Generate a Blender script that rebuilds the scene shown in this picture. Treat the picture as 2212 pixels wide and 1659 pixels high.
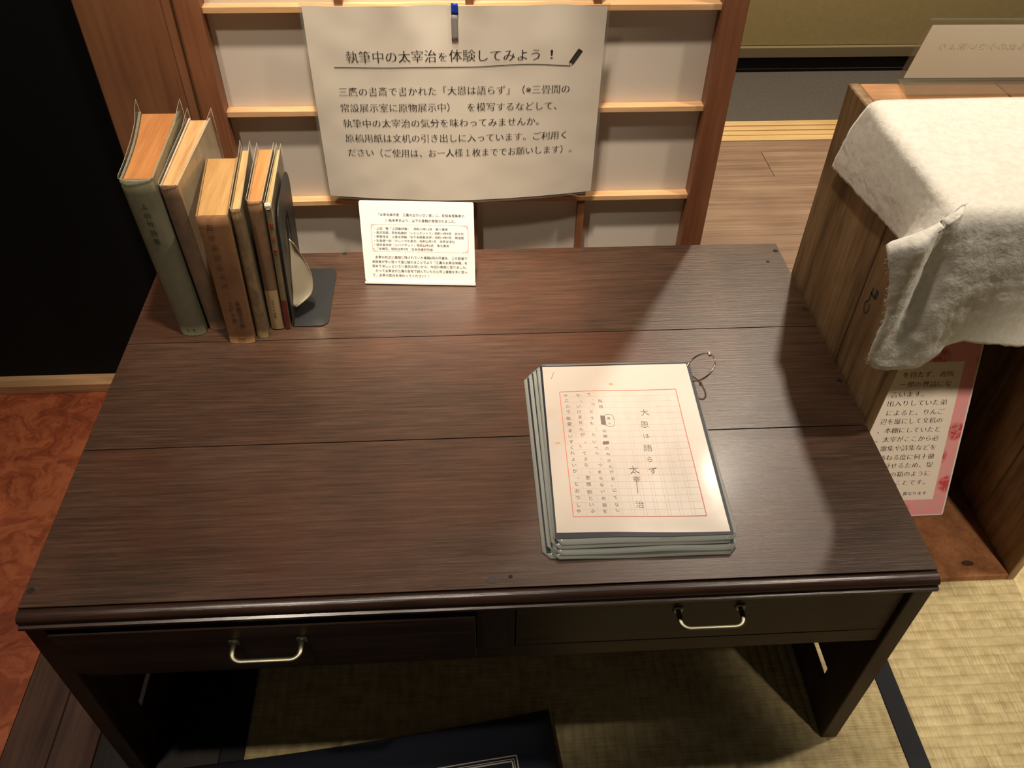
import bpy, bmesh, math, random
from mathutils import Vector, Matrix, noise
for o in list(bpy.data.objects): bpy.data.objects.remove(o)
C = bpy.context.scene.collection
S = bpy.context.scene
random.seed(7)
PI = math.pi
H = 0.4126            # height of the desk top

# ---------------------------------------------------------------- camera
cam = bpy.data.objects.new('camera', bpy.data.cameras.new('camera')); C.objects.link(cam)
cam.data.sensor_width = 36; cam.data.lens = 1799.3/2212*36
cam.data.clip_start = 0.02
cam.location = (0.4841, -0.4857, 1.2006)
cam.rotation_euler = (0.80395, -0.01379, -0.05698)
S.camera = cam
# ---------------------------------------------------------------- world, lights, exposure
w = bpy.data.worlds.new('world'); S.world = w; w.use_nodes = True
w.node_tree.nodes['Background'].inputs[0].default_value = (1.0, 0.86, 0.68, 1)
w.node_tree.nodes['Background'].inputs[1].default_value = 0.045
def spot(name, loc, target, watt, size, rad=0.05, blend=0.4, col=(1.0,0.86,0.70)):
    l = bpy.data.lights.new(name, 'SPOT'); l.energy = watt; l.spot_size = math.radians(size)
    l.spot_blend = blend; l.shadow_soft_size = rad; l.color = col
    o = bpy.data.objects.new(name, l); C.objects.link(o); o.location = loc
    o.rotation_euler = (Vector(target)-Vector(loc)).to_track_quat('-Z','Y').to_euler()
    return o
spot('lamp_middle', (0.42, 0.18, 2.45), (0.46, 0.66, 0.52), 140, 38, blend=1.0)
spot('lamp_card', (0.43, 0.47, 2.45), (0.43, 0.57, 0.45), 250, 17, blend=1.0)
spot('fill_desk', (0.40, 0.16, 2.45), (0.45, 0.45, 0.4), 48, 62, blend=.8)  # added fill to brighten the desk top, stands for no fixture
spot('lamp_right', (1.66, 0.22, 2.40), (1.30, 0.30, 0.3), 76, 75)
spot('lamp_crate', (1.62, -0.95, 2.15), (1.43, 0.14, 0.25), 140, 27, blend=.6)
spot('lamp_left', (-0.16, -0.22, 2.40), (0.02, 0.55, 0.5), 62, 46, blend=.5)
spot('lamp_back', (1.50, 1.75, 2.40), (1.48, 1.80, 0.0), 185, 116, blend=.8)
S.view_settings.view_transform = 'Standard'; S.view_settings.look = 'None'
S.view_settings.exposure = 0.0; S.view_settings.gamma = 1.0; S.view_settings.use_curve_mapping = False
S.cycles.max_bounces = 8; S.cycles.transparent_max_bounces = 24
S.cycles.caustics_reflective = False; S.cycles.caustics_refractive = False

# ---------------------------------------------------------------- materials
def lin(c):
    return tuple(((v/255)/12.92 if v/255 <= .04045 else ((v/255+.055)/1.055)**2.4) for v in c)
def new_mat(name):
    m = bpy.data.materials.new(name); m.use_nodes = True
    return m, m.node_tree, m.node_tree.nodes['Principled BSDF']
def plain(name, rgb, rough=.6, metal=0, spec=.5, coat=0, bump=0, bscale=200, var=0):
    m, t, b = new_mat(name); N = t.nodes; L = t.links
    c = lin(rgb); b.inputs['Base Color'].default_value = (*c,1)
    b.inputs['Roughness'].default_value = rough; b.inputs['Metallic'].default_value = metal
    b.inputs['Specular IOR Level'].default_value = spec; b.inputs['Coat Weight'].default_value = coat
    b.inputs['Coat Roughness'].default_value = .15
    if bump or var:
        tc = N.new('ShaderNodeTexCoord'); nz = N.new('ShaderNodeTexNoise'); nz.inputs['Scale'].default_value = bscale
        nz.inputs['Detail'].default_value = 6
        L.new(tc.outputs['Object'], nz.inputs['Vector'])
        if bump:
            bp = N.new('ShaderNodeBump'); bp.inputs['Strength'].default_value = bump; bp.inputs['Distance'].default_value = .002
            L.new(nz.outputs['Fac'], bp.inputs['Height']); L.new(bp.outputs['Normal'], b.inputs['Normal'])
        if var:
            n2 = N.new('ShaderNodeTexNoise'); n2.inputs['Scale'].default_value = bscale*.15; n2.inputs['Detail'].default_value = 5
            L.new(tc.outputs['Object'], n2.inputs['Vector'])
            cr = N.new('ShaderNodeValToRGB'); cr.color_ramp.elements[0].position = .3; cr.color_ramp.elements[1].position = .7
            cr.color_ramp.elements[0].color = (*[x*(1-var) for x in c],1); cr.color_ramp.elements[1].color = (*[min(1,x*(1+var*.6)) for x in c],1)
            L.new(n2.outputs['Fac'], cr.inputs['Fac']); L.new(cr.outputs['Color'], b.inputs['Base Color'])
    return m
def wood(name, cols, scale=(3,60,60), rough=.5, rrange=.15, bump=.25, coat=0, fine=6, spec=.5, blotch=None, bdist=.0015, ring=0):
    """grain stretched along the axis whose scale is low; cols = 3 srgb colours dark..light"""
    m, t, b = new_mat(name); N = t.nodes; L = t.links
    tc = N.new('ShaderNodeTexCoord'); oi = N.new('ShaderNodeObjectInfo')
    ad = N.new('ShaderNodeVectorMath'); ad.operation = 'MULTIPLY_ADD'
    cb = N.new('ShaderNodeCombineXYZ')
    for k in range(3): L.new(oi.outputs['Random'], cb.inputs[k])
    L.new(cb.outputs[0], ad.inputs[0]); ad.inputs[1].default_value = (3.1,5.7,4.3); L.new(tc.outputs['Object'], ad.inputs[2])
    mp = N.new('ShaderNodeMapping'); mp.inputs['Scale'].default_value = scale; L.new(ad.outputs[0], mp.inputs['Vector'])
    n1 = N.new('ShaderNodeTexNoise'); n1.inputs['Scale'].default_value = 1; n1.inputs['Detail'].default_value = 8; n1.inputs['Roughness'].default_value = .62; n1.inputs['Distortion'].default_value = ring
    L.new(mp.outputs[0], n1.inputs['Vector'])
    mp2 = N.new('ShaderNodeMapping'); mp2.inputs['Scale'].default_value = [s*fine for s in scale]; L.new(ad.outputs[0], mp2.inputs['Vector'])
    n2 = N.new('ShaderNodeTexNoise'); n2.inputs['Scale'].default_value = 1; n2.inputs['Detail'].default_value = 4; L.new(mp2.outputs[0], n2.inputs['Vector'])
    n3 = N.new('ShaderNodeTexNoise'); n3.inputs['Scale'].default_value = 6; n3.inputs['Detail'].default_value = 4; L.new(ad.outputs[0], n3.inputs['Vector'])
    a = N.new('ShaderNodeMath'); a.operation = 'MULTIPLY_ADD'; L.new(n2.outputs['Fac'], a.inputs[0]); a.inputs[1].default_value = .35; 
    a2 = N.new('ShaderNodeMath'); a2.operation = 'MULTIPLY_ADD'; L.new(n3.outputs['Fac'], a2.inputs[0]); a2.inputs[1].default_value = .45; 
    a3 = N.new('ShaderNodeMath'); a3.operation='MULTIPLY_ADD'; L.new(n1.outputs['Fac'], a3.inputs[0]); a3.inputs[1].default_value=.9; a3.inputs[2].default_value=-.37
    L.new(a3.outputs[0], a2.inputs[2]); L.new(a2.outputs[0], a.inputs[2])
    cr = N.new('ShaderNodeValToRGB'); e = cr.color_ramp.elements
    e[0].position = .30; e[1].position = .72; e[0].color = (*lin(cols[0]),1); e[1].color = (*lin(cols[2]),1)
    q = e.new(.5); q.color = (*lin(cols[1]),1)
    L.new(a.outputs[0], cr.inputs['Fac']); out = cr.outputs['Color']
    if blotch:
        n4 = N.new('ShaderNodeTexNoise'); n4.inputs['Scale'].default_value = blotch[1]; n4.inputs['Detail'].default_value = 3; L.new(ad.outputs[0], n4.inputs['Vector'])
        r4 = N.new('ShaderNodeValToRGB'); r4.color_ramp.elements[0].position = .5; r4.color_ramp.elements[1].position = .7
        L.new(n4.outputs['Fac'], r4.inputs['Fac'])
        mx = N.new('ShaderNodeMixRGB'); mx.inputs['Color2'].default_value = (*lin(blotch[0]),1)
        ml = N.new('ShaderNodeMath'); ml.operation='MULTIPLY'; ml.inputs[1].default_value = blotch[2]; L.new(r4.outputs['Color'], ml.inputs[0])
        L.new(ml.outputs[0], mx.inputs['Fac']); L.new(out, mx.inputs['Color1']); out = mx.outputs['Color']
    L.new(out, b.inputs['Base Color'])
    rr = N.new('ShaderNodeMapRange'); rr.inputs['To Min'].default_value = rough-rrange; rr.inputs['To Max'].default_value = rough+rrange
    L.new(n1.outputs['Fac'], rr.inputs['Value']); L.new(rr.outputs[0], b.inputs['Roughness'])
    b.inputs['Specular IOR Level'].default_value = spec; b.inputs['Coat Weight'].default_value = coat; b.inputs['Coat Roughness'].default_value = .2
    if bump:
        bp = N.new('ShaderNodeBump'); bp.inputs['Strength'].default_value = bump; bp.inputs['Distance'].default_value = bdist
        L.new(a.outputs[0], bp.inputs['Height']); L.new(bp.outputs['Normal'], b.inputs['Normal'])
    return m
def film(name, tint=(225,235,228), gloss=.12, rough=.12, haze=.10):
    """clear plastic: mostly lets light through, with a sheen and a little milkiness"""
    m, t, b = new_mat(name); N = t.nodes; L = t.links
    tr = N.new('ShaderNodeBsdfTransparent'); tr.inputs[0].default_value = (*lin(tint),1)
    gl = N.new('ShaderNodeBsdfGlossy'); gl.inputs['Roughness'].default_value = rough
    df = N.new('ShaderNodeBsdfDiffuse'); df.inputs[0].default_value = (*lin((214,216,208)),1)
    lw = N.new('ShaderNodeLayerWeight'); lw.inputs[0].default_value = .5
    fr = N.new('ShaderNodeMath'); fr.operation='POWER'; fr.inputs[1].default_value = 4; L.new(lw.outputs['Facing'], fr.inputs[0])
    f2 = N.new('ShaderNodeMath'); f2.operation='MULTIPLY'; f2.inputs[1].default_value = .5; L.new(fr.outputs[0], f2.inputs[0]); fr = f2
    ad = N.new('ShaderNodeMath'); ad.operation='ADD'; ad.inputs[1].default_value = gloss*.3; L.new(fr.outputs[0], ad.inputs[0])
    m1 = N.new('ShaderNodeMixShader'); m1.inputs[0].default_value = haze; L.new(tr.outputs[0], m1.inputs[1]); L.new(df.outputs[0], m1.inputs[2])
    m2 = N.new('ShaderNodeMixShader'); L.new(ad.outputs[0], m2.inputs[0]); L.new(m1.outputs[0], m2.inputs[1]); L.new(gl.outputs[0], m2.inputs[2])
    L.new(m2.outputs[0], N['Material Output'].inputs['Surface'])
    return m
def aged(name, rgb, stain, scale=30, amt=.7, rough=.8, stretch=(1,1,1), coat=0, pos=(.42,.68), bump=.15, detail=6):
    m, t, b = new_mat(name); N = t.nodes; L = t.links
    tc = N.new('ShaderNodeTexCoord'); mp = N.new('ShaderNodeMapping'); mp.inputs['Scale'].default_value = stretch
    L.new(tc.outputs['Object'], mp.inputs['Vector'])
    n = N.new('ShaderNodeTexNoise'); n.inputs['Scale'].default_value = scale; n.inputs['Detail'].default_value = detail; n.inputs['Roughness'].default_value = .65
    L.new(mp.outputs[0], n.inputs['Vector'])
    cr = N.new('ShaderNodeValToRGB'); e = cr.color_ramp.elements; e[0].position = pos[0]; e[1].position = pos[1]
    c1 = lin(rgb); c2 = lin(stain); e[0].color = (*c1,1); e[1].color = (*[a*(1-amt)+q*amt for a,q in zip(c1,c2)],1)
    L.new(n.outputs['Fac'], cr.inputs['Fac']); L.new(cr.outputs['Color'], b.inputs['Base Color'])
    b.inputs['Roughness'].default_value = rough; b.inputs['Coat Weight'].default_value = coat; b.inputs['Coat Roughness'].default_value = .2
    if bump:
        bp = N.new('ShaderNodeBump'); bp.inputs['Strength'].default_value = bump; bp.inputs['Distance'].default_value = .001
        L.new(n.outputs['Fac'], bp.inputs['Height']); L.new(bp.outputs['Normal'], b.inputs['Normal'])
    return m

# ---------------------------------------------------------------- mesh helpers (all take world coordinates)
def wloc(o):
    v = Vector((0,0,0))
    while o: v += o.location; o = o.parent
    return v
def obj(name, bm, mat, parent=None, smooth=False, loc=None, kind=None, label=None):
    if loc is not None: off = Vector(loc)
    elif parent is not None: off = wloc(parent)
    else: off = Vector((0,0,0))
    for v in bm.verts: v.co -= off
    me = bpy.data.meshes.new(name); bm.to_mesh(me); bm.free()
    for m in (mat if isinstance(mat,(list,tuple)) else [mat]): me.materials.append(m)
    if smooth:
        for p in me.polygons: p.use_smooth = True
    o = bpy.data.objects.new(name, me); C.objects.link(o)
    if loc is not None and parent is None: o.location = off
    if loc is not None and parent is not None: o.location = off - wloc(parent)
    if parent is not None: o.parent = parent
    if kind: o['kind'] = kind
    if label: o['label'] = label
    return o
def thing(name, label, cat, loc, group=None):
    o = bpy.data.objects.new(name, None); C.objects.link(o); o.location = loc; o.empty_display_size = .05
    o['label'] = label; o['category'] = cat
    if group: o['group'] = group
    return o
def tag(o, label, cat, group=None):
    o['label'] = label; o['category'] = cat
    if group: o['group'] = group
    return o
def newbm(): return bmesh.new()
def box(bm, x0,x1,y0,y1,z0,z1, bev=0, seg=1, f=None, mi=0):
    t = bmesh.new()
    vs = [t.verts.new(c) for c in ((x0,y0,z0),(x1,y0,z0),(x1,y1,z0),(x0,y1,z0),(x0,y0,z1),(x1,y0,z1),(x1,y1,z1),(x0,y1,z1))]
    for q in ((0,3,2,1),(4,5,6,7),(0,1,5,4),(1,2,6,5),(2,3,7,6),(3,0,4,7)): t.faces.new([vs[i] for i in q])
    if bev: bmesh.ops.bevel(t, geom=t.edges[:], offset=bev, segments=seg, affect='EDGES', profile=.5)
    if f:
        for v in t.verts: v.co = f(v.co)
    merge(bm, t, mi); return bm
def merge(bm, t, mi=0):
    mp = {v: bm.verts.new(v.co) for v in t.verts}
    for fc in t.faces:
        try: n = bm.faces.new([mp[v] for v in fc.verts]); n.material_index = mi; n.smooth = fc.smooth
        except ValueError: pass
    t.free()
def prism(bm, prof, x0, x1, f=None, mi=0):
    """closed profile of (y,z) points extruded along x"""
    a = [Vector((x0,y,z)) for y,z in prof]; b = [Vector((x1,y,z)) for y,z in prof]
    if f: a = [f(v) for v in a]; b = [f(v) for v in b]
    a = [bm.verts.new(v) for v in a]; b = [bm.verts.new(v) for v in b]; n = len(a)
    for i in range(n):
        j = (i+1)%n; q = bm.faces.new((a[i],a[j],b[j],b[i])); q.material_index = mi
    bm.faces.new(a[::-1]).material_index = mi; bm.faces.new(b).material_index = mi
    return bm
def grid(bm, nu, nv, f, mi=0, smooth=True):
    vs = [[bm.verts.new(f(i/nu, j/nv)) for i in range(nu+1)] for j in range(nv+1)]
    for j in range(nv):
        for i in range(nu):
            q = bm.faces.new((vs[j][i],vs[j][i+1],vs[j+1][i+1],vs[j+1][i])); q.material_index = mi; q.smooth = smooth
    return vs
def slab(bm, nu, nv, f, n, th, mi=0):
    """a sheet with thickness: f(u,v)->point, n = thickness direction"""
    n = Vector(n)
    A = [[bm.verts.new(Vector(f(i/nu,j/nv))) for i in range(nu+1)] for j in range(nv+1)]
    B = [[bm.verts.new(Vector(f(i/nu,j/nv)) - n*th) for i in range(nu+1)] for j in range(nv+1)]
    def q(*v):
        try: x = bm.faces.new(v); x.material_index = mi; x.smooth = True
        except ValueError: pass
    for j in range(nv):
        for i in range(nu):
            q(A[j][i],A[j][i+1],A[j+1][i+1],A[j+1][i]); q(B[j][i],B[j+1][i],B[j+1][i+1],B[j][i+1])
    for i in range(nu):
        q(A[0][i],B[0][i],B[0][i+1],A[0][i+1]); q(A[nv][i],A[nv][i+1],B[nv][i+1],B[nv][i])
    for j in range(nv):
        q(A[j][0],A[j+1][0],B[j+1][0],B[j][0]); q(A[j][nu],B[j][nu],B[j+1][nu],A[j+1][nu])
def tube(bm, pts, r, n=8, closed=False, mi=0, flat=None):
    rings = []; m = len(pts)
    for i, p in enumerate(pts):
        p = Vector(p)
        a = Vector(pts[(i-1)%m] if (closed or i>0) else pts[i]); b = Vector(pts[(i+1)%m] if (closed or i<m-1) else pts[i])
        t = (b-a).normalized(); up = Vector((0,0,1)) if abs(t.z) < .9 else Vector((0,1,0))
        s = t.cross(up).normalized(); u = s.cross(t).normalized()
        ru, rs = (flat if flat else (r,r))
        rings.append([bm.verts.new(p + s*math.cos(2*PI*k/n)*rs + u*math.sin(2*PI*k/n)*ru) for k in range(n)])
    rng = range(m) if closed else range(m-1)
    for i in rng:
        A, B = rings[i], rings[(i+1)%m]
        for k in range(n):
            q = bm.faces.new((A[k],A[(k+1)%n],B[(k+1)%n],B[k])); q.smooth = True; q.material_index = mi
    if not closed:
        bm.faces.new(rings[0][::-1]); bm.faces.new(rings[-1])
def disc(bm, c, rx, ry, f=None, n=14, h=0):
    vs = [Vector((c[0]+rx*math.cos(2*PI*k/n), c[1]+ry*math.sin(2*PI*k/n), c[2]+h)) for k in range(n)]
    bm.faces.new([bm.verts.new(f(v) if f else v) for v in vs])
def rrect(x0,x1,y0,y1,r,seg=5):
    out = []
    for cx,cy,a0 in ((x1-r,y0+r,-90),(x1-r,y1-r,0),(x0+r,y1-r,90),(x0+r,y0+r,180)):
        for k in range(seg+1):
            a = math.radians(a0+90*k/seg); out.append((cx+r*math.cos(a), cy+r*math.sin(a)))
    return out
def plate(bm, outline, f, th, mi=0):
    """outline in (u,v); f(u,v,w)->world; solid from w=0 to w=-th"""
    a = [bm.verts.new(f(u,v,0)) for u,v in outline]; b = [bm.verts.new(f(u,v,-th)) for u,v in outline]; n = len(a)
    bm.faces.new(a).material_index = mi; bm.faces.new(b[::-1]).material_index = mi
    for i in range(n):
        j = (i+1)%n; bm.faces.new((a[i],b[i],b[j],a[j])).material_index = mi

# ---- flat print: glyph outlines turned into mesh and laid on a surface
_gc = {}
def glyph(body, thin=0.0, mincho=False):
    if mincho:   # thin level strokes, full upright strokes, like a printed ming face
        a = glyph(body, .000); c = glyph(body, -.0185)
        bins = {}
        for q in c[0]: bins.setdefault(int(q[0]*12), []).append(q)
        out = []
        for p in a[0]:
            k = int(p[0]*12); best = None; bd = .042**2
            for kk in (k-1,k,k+1):
                for q in bins.get(kk, ()):
                    d = (q[0]-p[0])**2+(q[1]-p[1])**2
                    if d < bd: bd = d; best = q
            out.append((p[0], best[1] if best else p[1]))
        return out, a[1]
    k = (body, thin)
    if k in _gc: return _gc[k]
    cu = bpy.data.curves.new('t','FONT'); cu.body = body; cu.resolution_u = 2; cu.offset = thin
    o = bpy.data.objects.new('t', cu); C.objects.link(o); bpy.context.view_layer.update()
    me = o.to_mesh(); vs = [(v.co.x, v.co.y) for v in me.vertices]; fs = [tuple(p.vertices) for p in me.polygons]
    o.to_mesh_clear(); bpy.data.objects.remove(o); bpy.data.curves.remove(cu)
    _gc[k] = (vs, fs); return vs, fs
def put_line(bm, body, u0, u1, v0, v1, h, f, thin=-.012, mincho=False):
    """line of print from (u0,v0) to (u1,v1) [centre line], glyph height h; f(u,v)->world"""
    vs, fs = glyph(body, thin, mincho)
    xa = min(x for x,y in vs); xb = max(x for x,y in vs)
    new = []
    for x,y in vs:
        t = (x-xa)/(xb-xa); new.append(bm.verts.new(f(u0+(u1-u0)*t, v0+(v1-v0)*t + (y-.38)*h)))
    for q in fs:
        try: bm.faces.new([new[i] for i in q])
        except ValueError: pass
def put_char(bm, ch, u, v, h, f, thin=-.01, wide=1.0, rot=0):
    vs, fs = glyph(ch, thin)
    xa = min(x for x,y in vs); xb = max(x for x,y in vs); cx = .5 if ord(ch) > 255 else (xa+xb)/2
    if ord(ch) > 255: cx = .48 if xb > .5 else .28
    c, s = math.cos(rot), math.sin(rot); new = []
    for x,y in vs:
        a, b = (x-cx)*h*wide, (y-.38)*h; new.append(bm.verts.new(f(u+a*c-b*s, v+a*s+b*c)))
    for q in fs:
        try: bm.faces.new([new[i] for i in q])
        except ValueError: pass

# ================================================================ SETTING
M_under = plain('subfloor', (40,32,26), .9)
bm = newbm(); box(bm, -3,4,-2.2,2.6,-.06,-.022)
floor = obj('floor', bm, M_under, kind='structure')

def tatami_mat(name, axis):
    m, t, b = new_mat(name); N = t.nodes; L = t.links
    tc = N.new('ShaderNodeTexCoord')
    def nz(scale, vec, det=3):
        mp = N.new('ShaderNodeMapping'); mp.inputs['Scale'].default_value = vec; L.new(tc.outputs['Object'], mp.inputs['Vector'])
        n = N.new('ShaderNodeTexNoise'); n.inputs['Scale'].default_value = scale; n.inputs['Detail'].default_value = det; L.new(mp.outputs[0], n.inputs['Vector']); return n
    # straws run across the ribs
    st = (14,520,1) if axis == 'y' else (520,14,1)
    pt = (66,40,1) if axis == 'y' else (40,66,1)
    a = nz(1, st, 4); c = nz(1, pt, 2); d = nz(5, (1,1,1), 3)
    s1 = N.new('ShaderNodeMath'); s1.operation='MULTIPLY_ADD'; L.new(a.outputs['Fac'], s1.inputs[0]); s1.inputs[1].default_value = .6
    s2 = N.new('ShaderNodeMath'); s2.operation='MULTIPLY_ADD'; L.new(c.outputs['Fac'], s2.inputs[0]); s2.inputs[1].default_value = .5
    s3 = N.new('ShaderNodeMath'); s3.operation='MULTIPLY_ADD'; L.new(d.outputs['Fac'], s3.inputs[0]); s3.inputs[1].default_value = .3; s3.inputs[2].default_value = -.2
    L.new(s3.outputs[0], s2.inputs[2]); L.new(s2.outputs[0], s1.inputs[2])
    cr = N.new('ShaderNodeValToRGB'); e = cr.color_ramp.elements; e[0].position = .28; e[1].position = .72
    e[0].color = (*lin((150,132,88)),1); e[1].color = (*lin((214,198,150)),1); L.new(s1.outputs[0], cr.inputs['Fac'])
    L.new(cr.outputs['Color'], b.inputs['Base Color']); b.inputs['Roughness'].default_value = .6; b.inputs['Specular IOR Level'].default_value = .35
    bp = N.new('ShaderNodeBump'); bp.inputs['Strength'].default_value = .5; bp.inputs['Distance'].default_value = .001
    L.new(s1.outputs[0], bp.inputs['Height']); L.new(bp.outputs['Normal'], b.inputs['Normal'])
    return m
M_tat_y = tatami_mat('rush_ribs_long', 'y'); M_tat_x = tatami_mat('rush_ribs_cross', 'x')
M_heri = plain('navy_mat_border', (15,19,26), .75, bump=.3, bscale=900)
def rib(t): return .0024*((abs(math.sin(PI*t))**.7)*.6+.4*(t%1))-.0008
def mat(x0,x1,y0,y1,axis,m):
    bm = newbm(); n = round(((x1-x0) if axis=='y' else (y1-y0))/.0152); k = 8
    if axis == 'y':
        def f(u,v):
            t = u*n; return Vector((x0+(x1-x0)*u, y0+(y1-y0)*v, -.0006+rib(t)))
        grid(bm, n*k, 1, f)
    else:
        def f(u,v):
            t = v*n; return Vector((x0+(x1-x0)*u, y0+(y1-y0)*v, -.0006+rib(t)))
        grid(bm, 1, n*k, f)
    box(bm, x0,x1,y0,y1,-.02,-.0022)
    return obj('tatami_mat', bm, m, floor, loc=((x0+x1)/2,(y0+y1)/2,0))
t1 = mat(.150,1.090,-1.1,.80,'y',M_tat_y)
t2 = mat(1.120,2.60,-1.1,.80,'x',M_tat_x)
bm = newbm(); box(bm, .1165,.1500,-1.1,.80,-.02,.0014, .0005); obj('mat_border', bm, M_heri, t1)
bm = newbm(); box(bm, 1.0895,1.1200,-1.1,.80,-.02,.0014, .0005); obj('mat_border', bm, M_heri, t2)
# dark boards and the brown step beside the mats on the left
M_dark = wood('dark_brown_board', ((26,18,15),(38,27,22),(50,37,30)), (40,3,40), .5, .1, .15)
M_step = wood('brown_step_board', ((58,42,36),(78,56,46),(98,70,56)), (26,1.4,26), .42, .1, .12, spec=.4, blotch=((104,66,50),3,.35))
for x0,x1,m in ((-.060,.028,M_dark),(.0295,.1160,M_dark),(-.1900,-.1245,M_step),(-.1235,-.0610,M_step)):
    bm = newbm(); box(bm, x0,x1,-1.1,.765,-.02,0.0, .0012); obj('floor_board', bm, m, floor, loc=((x0+x1)/2,-.1,0))
# red mottled sheet flooring
def red_floor():
    m, t, b = new_mat('red_mottled_floor'); N = t.nodes; L = t.links
    tc = N.new('ShaderNodeTexCoord')
    n0 = N.new('ShaderNodeTexNoise'); n0.inputs['Scale'].default_value = 9; n0.inputs['Detail'].default_value = 4; L.new(tc.outputs['Object'], n0.inputs['Vector'])
    ad = N.new('ShaderNodeVectorMath'); ad.operation = 'MULTIPLY_ADD'; L.new(n0.outputs['Color'], ad.inputs[0]); ad.inputs[1].default_value = (.16,.16,.1); L.new(tc.outputs['Object'], ad.inputs[2])
    n1 = N.new('ShaderNodeTexNoise'); n1.inputs['Scale'].default_value = 26; n1.inputs['Detail'].default_value = 8; n1.inputs['Roughness'].default_value=.62; n1.inputs['Distortion'].default_value = 1.2; L.new(ad.outputs[0], n1.inputs['Vector'])
    n2 = N.new('ShaderNodeTexNoise'); n2.inputs['Scale'].default_value = 5; n2.inputs['Detail'].default_value = 3; L.new(ad.outputs[0], n2.inputs['Vector'])
    s = N.new('ShaderNodeMath'); s.operation='MULTIPLY_ADD'; L.new(n2.outputs['Fac'], s.inputs[0]); s.inputs[1].default_value = .5
    s0 = N.new('ShaderNodeMath'); s0.operation='MULTIPLY_ADD'; L.new(n1.outputs['Fac'], s0.inputs[0]); s0.inputs[1].default_value = .8; s0.inputs[2].default_value = -.15; L.new(s0.outputs[0], s.inputs[2])
    cr = N.new('ShaderNodeValToRGB'); e = cr.color_ramp.elements; e[0].position = .34; e[1].position = .64
    e[0].color = (*lin((104,50,30)),1); e[1].color = (*lin((176,98,60)),1); q = e.new(.48); q.color = (*lin((142,68,38)),1)
    L.new(s.outputs[0], cr.inputs['Fac']); L.new(cr.outputs['Color'], b.inputs['Base Color']); b.inputs['Roughness'].default_value = .55
    return m
bm = newbm(); box(bm, -2.2,-.191,-1.1,.80,-.02,-.001); obj('red_floor_sheet', bm, red_floor(), floor)
# wooden corridor floor behind the desk, plank by plank
M_plank = wood('ash_brown_plank', ((134,106,86),(156,128,104),(176,148,122)), (1.4,46,46), .5, .1, .05, fine=4)
yb = [.801,.846,.991,1.136,1.281,1.426,1.571,1.712,1.778]
for j in range(len(yb)-1):
    xs = [-.3, 1.362 if j==6 else [.92,.75,.84,.6,.7][j%5], 2.35, 3.0]
    for i in range(3):
        bm = newbm(); box(bm, xs[i]+.0006,xs[i+1]-.0006,yb[j]+.0005,yb[j+1]-.0005,-.02,-.0005,.0008)
        obj('floor_plank', bm, M_plank, floor, loc=((xs[i]+xs[i+1])/2,(yb[j]+yb[j+1])/2,0))
M_rail = wood('pale_door_track', ((220,182,118),(236,200,138),(244,214,156)), (2,50,50), .42, .08, .1)
bm = newbm()
prism(bm, [(1.779,-.02),(1.897,-.02),(1.897,.004),(1.868,.004),(1.868,-.004),(1.862,-.004),(1.862,.004),(1.838,.004),(1.838,-.004),(1.832,-.004),(1.832,.004),(1.808,.004),(1.808,.001),(1.779,.001)], -.3, 3.0)
obj('trim_1', bm, M_rail, kind='structure', loc=(1.35,1.838,0))
bm = newbm(); box(bm, -.3,3.0,1.898,2.6,-.02,-.001); obj('carpet', bm, plain('grey_carpet', (98,91,82), .95, bump=.6, bscale=700, var=.15), floor)
# yellow-green wall over a recessed plinth, painted black for the shade in the gap
M_wall = plain('ochre_wall', (178,162,112), .85, bump=.15, bscale=300, var=.06)
bm = newbm(); box(bm, -.3,3.0,2.27,2.33,.088,2.6)
wb = obj('wall_back', bm, M_wall, kind='structure', loc=(1.3,2.27,0))
bm = newbm(); box(bm, -.3,3.0,2.252,2.269,.053,.087,.001); obj('baseboard_back', bm, plain('ochre_skirting', (140,126,92), .7), kind='structure')
bm = newbm(); box(bm, -.3,3.0,2.40,2.42,-.001,.09); obj('plinth', bm, plain('plinth_gap_shade', (20,16,12), .8), wb)
# black wall on the left with its pale ledge
bm = newbm(); box(bm, -2.2,-.043,.801,.86,.022,2.2)
wl = obj('wall_left', bm, plain('black_wall', (8,8,8), .8, spec=.2), kind='structure', loc=(-1,.80,0))
bm = newbm(); box(bm, -2.2,-.048,.771,.86,-.001,.0215,.001)
obj('trim_2', bm, wood('ledge_wood', ((150,112,78),(180,140,100),(200,160,118)), (2,50,50), .5, .1, .1), kind='structure', loc=(-1,.78,0))
# broad brown post
M_post = wood('brown_post', ((112,72,46),(128,84,55),(142,97,65)), (26,26,1.6), .5, .1, .1, fine=5)
bm = newbm(); box(bm, -.042,.077,.722,.84,.0,1.9,.002)
po = obj('post', bm, M_post, kind=None, loc=(.02,.78,0)); po.name = 'trim_3'; po['kind'] = 'structure'
bm = newbm(); box(bm, .0772,.0905,.720,.80,.0,1.9,.0015); obj('edge_strip', bm, M_post, po)

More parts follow.
